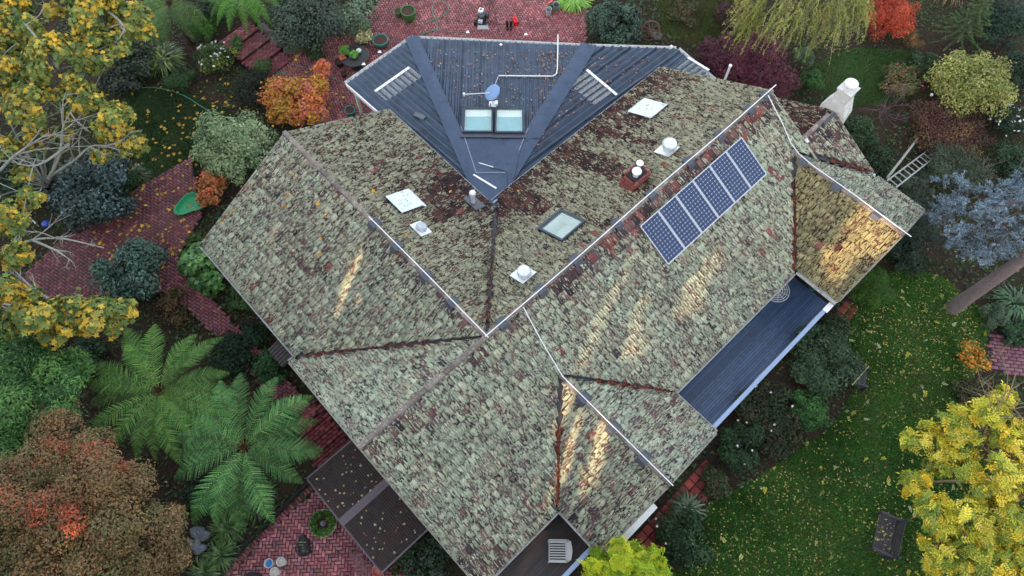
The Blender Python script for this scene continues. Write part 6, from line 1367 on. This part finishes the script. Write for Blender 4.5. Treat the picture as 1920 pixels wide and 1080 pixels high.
# ------------------------------------------------------------------ front patio things
p = at(607,982,.4); p[2] = .03; pl_ = thing('stone_planter', 'round pale stone planter with trailing green plants', 'planter', p); MB().lathe([(.3, 0), (.42, .25), (.45, .42), (.47, .44), (.47, .48), (.40, .48), (.38, .4)], p, 28).build('bowl', mat('pale_stone', (176,176,160), .85, 0, .2, 8, .4, dirt=(120,124,100)), pl_, smooth=True); MB().lathe([(.38, 0), (.01, .02)], p+UP*.4, 20).build('soil', POTSOIL, pl_)
n_ = 420; a = rng.uniform(0, 6.28, n_); rr_ = .18+.26*np.sqrt(rng.random(n_)); C = p+np.c_[np.cos(a)*rr_, np.sin(a)*rr_, .47+rng.uniform(0, .14, n_)]; V, F, c = leaf_mesh(C, np.c_[np.cos(a), np.sin(a), np.ones(n_)*1.2]+rng.normal(0, .3, (n_, 3)), .17, palette(rng.integers(0, 7, n_), n_, ((84,124,60),(100,138,66),(70,104,50))), 'narrow'); np_obj('foliage', V, F, LEAF, pl_, c); MB().lathe([(.09, 0), (.1, .05), (.05, .1), (.04, .16), (.01, .17)], p+UP*.46, 16).build('ornament', mat('grey_stone', (112,116,124), .7), pl_, smooth=True)
p = at(568,1024,.2); p[2] = .03; bp_ = thing('backpack', 'black backpack with cord lacing lying on the patio', 'backpack', p); d = unit(np.array([.35, -1, 0])); s = np.cross(UP, d)
def puff(c, X, Y, a, b_, h, nm, mtl, par, e=2.6):
    V = []; n = 24; m_ = 8
    for j in range(m_+1):
        ph = math.pi/2*j/m_
        for i in range(n):
            t_ = 6.283*i/n; ct, st = math.cos(t_), math.sin(t_); k = math.cos(ph)**.5; V.append(c+X*a*k*math.copysign(abs(ct)**(2/e), ct)+Y*b_*k*math.copysign(abs(st)**(2/e), st)+UP*h*math.sin(ph)*(1+.05*math.sin(5*t_)))
    F = [(j*n+i, j*n+(i+1) % n, (j+1)*n+(i+1) % n, (j+1)*n+i) for j in range(m_) for i in range(n)]; return np_obj(nm, np.array(V), np.array(F), mtl, par, smooth=True)
NYL = mat('black_nylon', (40,42,46), .6, 0, .3, 14, .5); puff(p, d, s, .33, .22, .2, 'body', NYL, bp_); puff(p+d*.1+UP*.13, d, s, .2, .16, .12, 'front_pocket', NYL, bp_); puff(p-d*.3, d, s, .1, .14, .14, 'lid', NYL, bp_); CORD = mat('pale_cord', (186,182,120), .7)
for k in range(4): MB().tube([p+d*(-.18+.1*k)+s*(-.14)+UP*.19, p+d*(-.13+.1*k)+UP*.265, p+d*(-.08+.1*k)+s*.14+UP*.19], .007, 5).build('lacing', CORD, bp_)
for sg in (-1, 1): MB().tube(smooth_path([p-d*.26+s*sg*.1+UP*.1, p-d*.1+s*sg*.26+UP*.05, p+d*.14+s*sg*.27+UP*.03, p+d*.3+s*sg*.16+UP*.05], 4), .016, 6).build('strap', NYL, bp_)
BLU = mat('blue_cloth', (46,128,200), .6, 0, .15, 12)
bucket('white bucket holding a blue cloth on the patio', 503, 1056, .145, .34, WPL, inner=BLU, group='white patio buckets'); bucket('white bucket nearest the backpack', 526, 1053, .145, .34, WPL, inner=mat('cream_paint', (206,198,186), .5), group='white patio buckets'); bucket('white bucket at the bottom of the three on the patio', 514, 1072, .145, .34, WPL, inner=MATS['cream_paint'], group='white patio buckets')
p = at(473,1085,.2); p[2] = .03; bb = thing('black_bag', 'black bag half out of the bottom edge of the picture', 'bag', p); puff(p, np.array([1., 0, 0]), np.array([0, 1., 0]), .28, .2, .3, 'body', NYL, bb); MB().tube(smooth_path([p+np.array([-.2, .1, .2]), p+np.array([0, .2, .36]), p+np.array([.2, .1, .2])], 5), .015, 6).build('strap', NYL, bb)
WIRE = mat('wire_pink', (150,112,116), .5, .3, .1, 10)
def wire_stool(label, u, v, r, h):
    p = at(u, v, h); p[2] = .03; root = thing('wire_stool', label, 'stool', p, 'wire stools by the canopy'); m_ = MB()
    for k in range(7): m_.tube([p+UP*(h-.03)+np.array([r*math.cos(a), r*math.sin(a), 0])*(1-k*.145) for a in np.linspace(0, 6.283, 25)[:-1]], .0065, 5, close=True)
    for k in range(8): m_.tube([p+UP*(h-.026), p+UP*(h-.026)+r*np.array([math.cos(k*.785), math.sin(k*.785), 0])], .006, 5)
    m_.build('seat', WIRE, root)
    for k in range(4):
        d = np.array([math.cos(k*1.571+.4), math.sin(k*1.571+.4), 0]); MB().tube([p+UP*(h-.03)+d*r*.9, p+d*r*.7+UP*h*.5, p+d*r*.95], .009, 6).build('leg', WIRE, root)
    return root, p
wire_stool('round pink wire stool at the lower canopy edge', 681, 1068, .30, .45)
rt_, p = wire_stool('small wire chair with curled back above the wire stool', 668, 1048, .22, .45); MB().tube(smooth_path([p+UP*.45+np.array([-.22, .1, 0]), p+UP*.85+np.array([-.16, .24, 0]), p+UP*.9+np.array([0, .28, 0]), p+UP*.85+np.array([.16, .24, 0]), p+UP*.45+np.array([.22, .1, 0])], 5), .009, 6).build('backrest', WIRE, rt_)
bucket('salmon pink tub beside the wire stool', 708, 1070, .19, .3, mat('salmon_plastic', (206,124,112), .6), inner=mat('salmon_in', (190,112,102), .7))
# ------------------------------------------------------------------ white slatted chair on the dark deck
p = at(1046,1034,.8); p[2] = .402; wcx = thing('slatted_chair', 'white slatted cane chair on the dark deck', 'chair', p); X, Y = np.array([1., -.02, 0]), np.array([.02, 1., 0])
for i in range(8): MB().bar(p+X*(-.26)+Y*(-.28+.08*i)+UP*.42, p+X*.26+Y*(-.28+.08*i)+UP*.44, .035, .018).build('slat', WHITE, wcx)
for s in (-1, 1):
    MB().tube(smooth_path([p+X*-.30+Y*s*.33+UP*0, p+X*-.31+Y*s*.33+UP*.62, p+X*-.25+Y*s*.34+UP*.66, p+X*.25+Y*s*.34+UP*.67, p+X*.33+Y*s*.31+UP*.85], 4), .022, 8).build('arm', WHITE, wcx, smooth=True); MB().tube([p+X*.28+Y*s*.30, p+X*.27+Y*s*.30+UP*.44, p+X*.38+Y*s*.28+UP*.88], .022, 8).build('leg', WHITE, wcx, smooth=True); MB().bar(p+X*-.28+Y*s*.31+UP*.42, p+X*.28+Y*s*.31+UP*.43, .03, .04).build('seat_rail', WHITE, wcx)
for k in range(5): MB().bar(p+X*(.30+.022*k)+Y*-.28+UP*(.5+.09*k), p+X*(.30+.022*k)+Y*.28+UP*(.5+.09*k), .035, .02).build('back_slat', WHITE, wcx)
for xx in (-.29, .27): MB().bar(p+X*xx+Y*-.33+UP*.40, p+X*xx+Y*.33+UP*.40, .03).build('cross_rail', WHITE, wcx)
MB().tube(smooth_path([p+X*.38+Y*-.28+UP*.88, p+X*.42+Y*0+UP*.95, p+X*.38+Y*.28+UP*.88], 5), .024, 8).build('top_rail', WHITE, wcx, smooth=True)
pot('dark teal pot under the eave of the dark deck', 1024, 986, .17, .28, mat('dark_teal', (40,62,66), .4), z=.402); pot('teal pot with spiky plant at the end of the right veranda', 1525, 537, .17, .3, TEAL, z=.402, plant=(60, .24, .2, .26, ((70,96,60),(56,80,50)), 'narrow'))
p = at(1455,543,1.13); p[2] = .402; vt = thing('wire_table', 'round pale wire table half under the veranda eave', 'table', p); m_ = MB()
for k in range(6): m_.tube([p+UP*.72+np.array([math.cos(a), math.sin(a), 0])*(.52-.085*k) for a in np.linspace(0, 6.283, 30)[:-1]], .012, 5, close=True)
for k in range(12): m_.tube([p+UP*.72, p+UP*.72+.52*np.array([math.cos(k*.5236), math.sin(k*.5236), 0])], .008, 5)
m_.build('tabletop', WHITE, vt)
for k in range(3): d = np.array([math.cos(k*2.09), math.sin(k*2.09), 0]); MB().tube([p+UP*.71+d*.1, p+d*.35], .014, 6).build('leg', WHITE, vt)
# ------------------------------------------------------------------ garden seats
SEATB = mat('black_seat', (38,40,48), .6, 0, .25, 10, .2)
def bench(label, c, fwd, w, name, col, slats, dep=.5, hb=.45):
    fwd = unit(np.array([*fwd, 0.])); sd = np.cross(UP, fwd); root = thing(name, label, 'bench' if w > .9 else 'chair', c)
    for i in range(slats): MB().bar(c+fwd*(-dep/2+dep*(i+.5)/slats)-sd*w/2+UP*.43, c+fwd*(-dep/2+dep*(i+.5)/slats)+sd*w/2+UP*.43, dep/slats-.012, .025).build('seat_slat', col, root)
    for i in range(4): MB().bar(c+fwd*(-dep/2-.02-.03*i)-sd*w/2+UP*(.52+.1*i), c+fwd*(-dep/2-.02-.03*i)+sd*w/2+UP*(.52+.1*i), .025, .085).build('back_slat', col, root)
    for s in (-1, 1):
        e = c+sd*s*(w/2+.02); MB().bar(e+fwd*dep*.5, e+fwd*dep*.5+UP*.62, .06, up=fwd).build('leg', col, root); MB().bar(e-fwd*dep*.5, e-fwd*(dep*.5+.16)+UP*.92, .06, up=fwd).build('leg', col, root); MB().bar(e-fwd*(dep*.5+.06)+UP*.63, e+fwd*(dep*.5+.05)+UP*.63, .09, .04).build('armrest', col, root)
        MB().bar(e-fwd*dep*.5+UP*.40, e+fwd*dep*.5+UP*.40, .05).build('side_rail', col, root)
    return root
bench('black garden chair facing the lawn beside the veranda bushes', at(1607,708,.3)*[1, 1, 0], (1, -.35), .72, 'garden_chair', SEATB, 5, .56)
p = at(1612,703,.75); tag(MB().bar(p+np.array([-.4, -.42, .05]), p+np.array([.35, .3, .12]), .025).build('bamboo_cane', mat('bamboo', (168,156,96), .6), None), 'thin yellow cane lying across the black garden chair', 'cane')
bench('dark weathered bench strewn with leaflets under the yellow ash', at(1657,1002,.4)*[1, 1, 0], (-.88, .42), 1.25, 'garden_bench', mat('bench_wood', (66,60,66), .8, 0, .3, 10, .3), 6, .58)
litter('bench_leaves', 'pale leaflets lying on the dark bench', (at(1655,1000,.46)+rng.normal(0, 1, (60, 3))*[.22, .4, 0]), .10, YL, 'leaf', tiltv=.4)
bench('black low seat at the spruce trunk foot', at(1770,577,.2)*[1, 1, 0], (.5, -.8), .4, 'garden_chair', SEATB, 4, .35) if False else None
p = at(1785,565,.5); tag(MB().bar(at(1772,572,.1), at(1800,555,.9), .03).build('green_stake', mat('green_stake', (86,120,60), .6), None), 'green stake leaning on the spruce trunk', 'stake')
p = at(1835,655,0)
# rusty wheel ornament behind the courtyard
p = at(1218,62,.3); p[2] = 0; rw = thing('rusty_wheel', 'rusty spoked wheel ornament behind the metal roof', 'wheel', p); RUST = mat('rust', (104,74,66), .9, .1, .35, 12, .5); wx_, wy_ = unit(np.array([1, .1, 0])), unit(np.array([0, .5, .85]))
MB().tube([p+UP*.45+wx_*.45*math.cos(a)+wy_*.45*math.sin(a) for a in np.linspace(0, 6.283, 29)[:-1]], .035, 7, close=True).build('rim', RUST, rw, smooth=True); MB().lathe([(.08, -.08), (.08, .08)], p+UP*.45, 12, wx_, wy_, np.cross(wx_, wy_)).build('hub', RUST, rw)
for k in range(10): MB().tube([p+UP*.45, p+UP*.45+.44*(wx_*math.cos(k*.628)+wy_*math.sin(k*.628))], .018, 6).build('spoke', RUST, rw)
boulder('grey stone beside the rusty wheel', 1228, 68, .3, 44, (96,90,84), 'stone', None, 'stone')
p = at(1745,180,.6); p[2] = 0; gl = thing('garden_light', 'black garden light post with white head by the yellow green bush', 'garden light', p); MB().tube([p, p+UP*.62], .02, 8).build('post', BLACK, gl); MB().lathe([(.05, 0), (.07, .06), (.07, .1), (.01, .13)], p+UP*.62, 14).build('head', WPL, gl, smooth=True)
# ------------------------------------------------------------------ unseen tree row added to block the low sun; gaps cut for roof streaks
GAPS = []
def gap(pl, p, q, r, keep=.0): GAPS.append((on_plane(*p, *pl), on_plane(*q, *pl), r, keep))
gap(pl_cs, (1645,405), (1615,445), .50); gap(pl_cs, (1625,425), (1575,485), .42); gap(pl_cs, (1670,425), (1650,450), .3)
gap(pl_bs, (1068,735), (1062,790), .22); gap(pl_bs, (1062,790), (1055,850), .2); gap(pl_bs, (1140,795), (1100,900), .17)
gap(pl_se, (1160,550), (1120,650), .22); gap(pl_se, (1205,570), (1185,640), .1); gap(pl_se, (1338,490), (1310,560), .16); gap(pl_se, (1040,890), (1020,930), .16); gap(pl_se, (1290,540), (1280,570), .1)
gap(pl_ls, (672,490), (640,575), .06); gap(pl_ls, (543,520), (522,572), .06)
def gapz(p, q, z, r): GAPS.append((at(*p, z), at(*q, z), r, 0))
gapz((1012,992), (992,1045), .42, .12); gapz((945,1055), (935,1080), .42, .14)
SX = np.cross(UP, SUN_DIR); SX /= np.linalg.norm(SX); SY = np.cross(SUN_DIR, SX)
belt0 = np.array([-12., -15., 0]); bdir = np.array([SX[0], SX[1], 0]); bdir /= np.linalg.norm(bdir)
for i in range(20):
    c = belt0+bdir*(i-9)*4.2+np.array([*(SUN_H*rng.uniform(-1, 1)), 0]); root = thing('shading_tree', 'tall dense tree of the unseen row added to shade the garden, with cut sun gaps', 'tree', c, 'added shading row outside the picture')
    V, F = tube([c-UP*.1, c+UP*9, c+UP*19], [.35, .22, .05], 8); np_obj('trunk', V, F, BARK, root)
    n = 8200; P = c+np.c_[rng.uniform(-3.6, 3.6, n)[:, None]*bdir[None, :2]+rng.normal(0, 1.3, n)[:, None]*SUN_H[None], rng.uniform(.2, 21, n)]
    X = P@SX; Yv = P@SY; kp = np.ones(n, bool)
    for g0, g1, r, keep in GAPS:
        x0, y0, x1, y1 = g0@SX, g0@SY, g1@SX, g1@SY; L2 = (x1-x0)**2+(y1-y0)**2+1e-9; t_ = np.clip(((X-x0)*(x1-x0)+(Yv-y0)*(y1-y0))/L2, 0, 1); dd = np.hypot(X-x0-t_*(x1-x0), Yv-y0-t_*(y1-y0)); kp &= rng.random(n) < np.clip((dd-(r*.35+.20))/(r*.9+.12), 0, 1)**2
    P = P[kp]; n = len(P); V, F, cc = leaf_mesh(P, rng.normal(0, 1, (n, 3)), .62, lin(np.array(((46,66,40),(56,78,46),(40,58,36))))[rng.integers(0, 3, n)], 'round'); np_obj('crown', V, F, LEAF, root, cc)
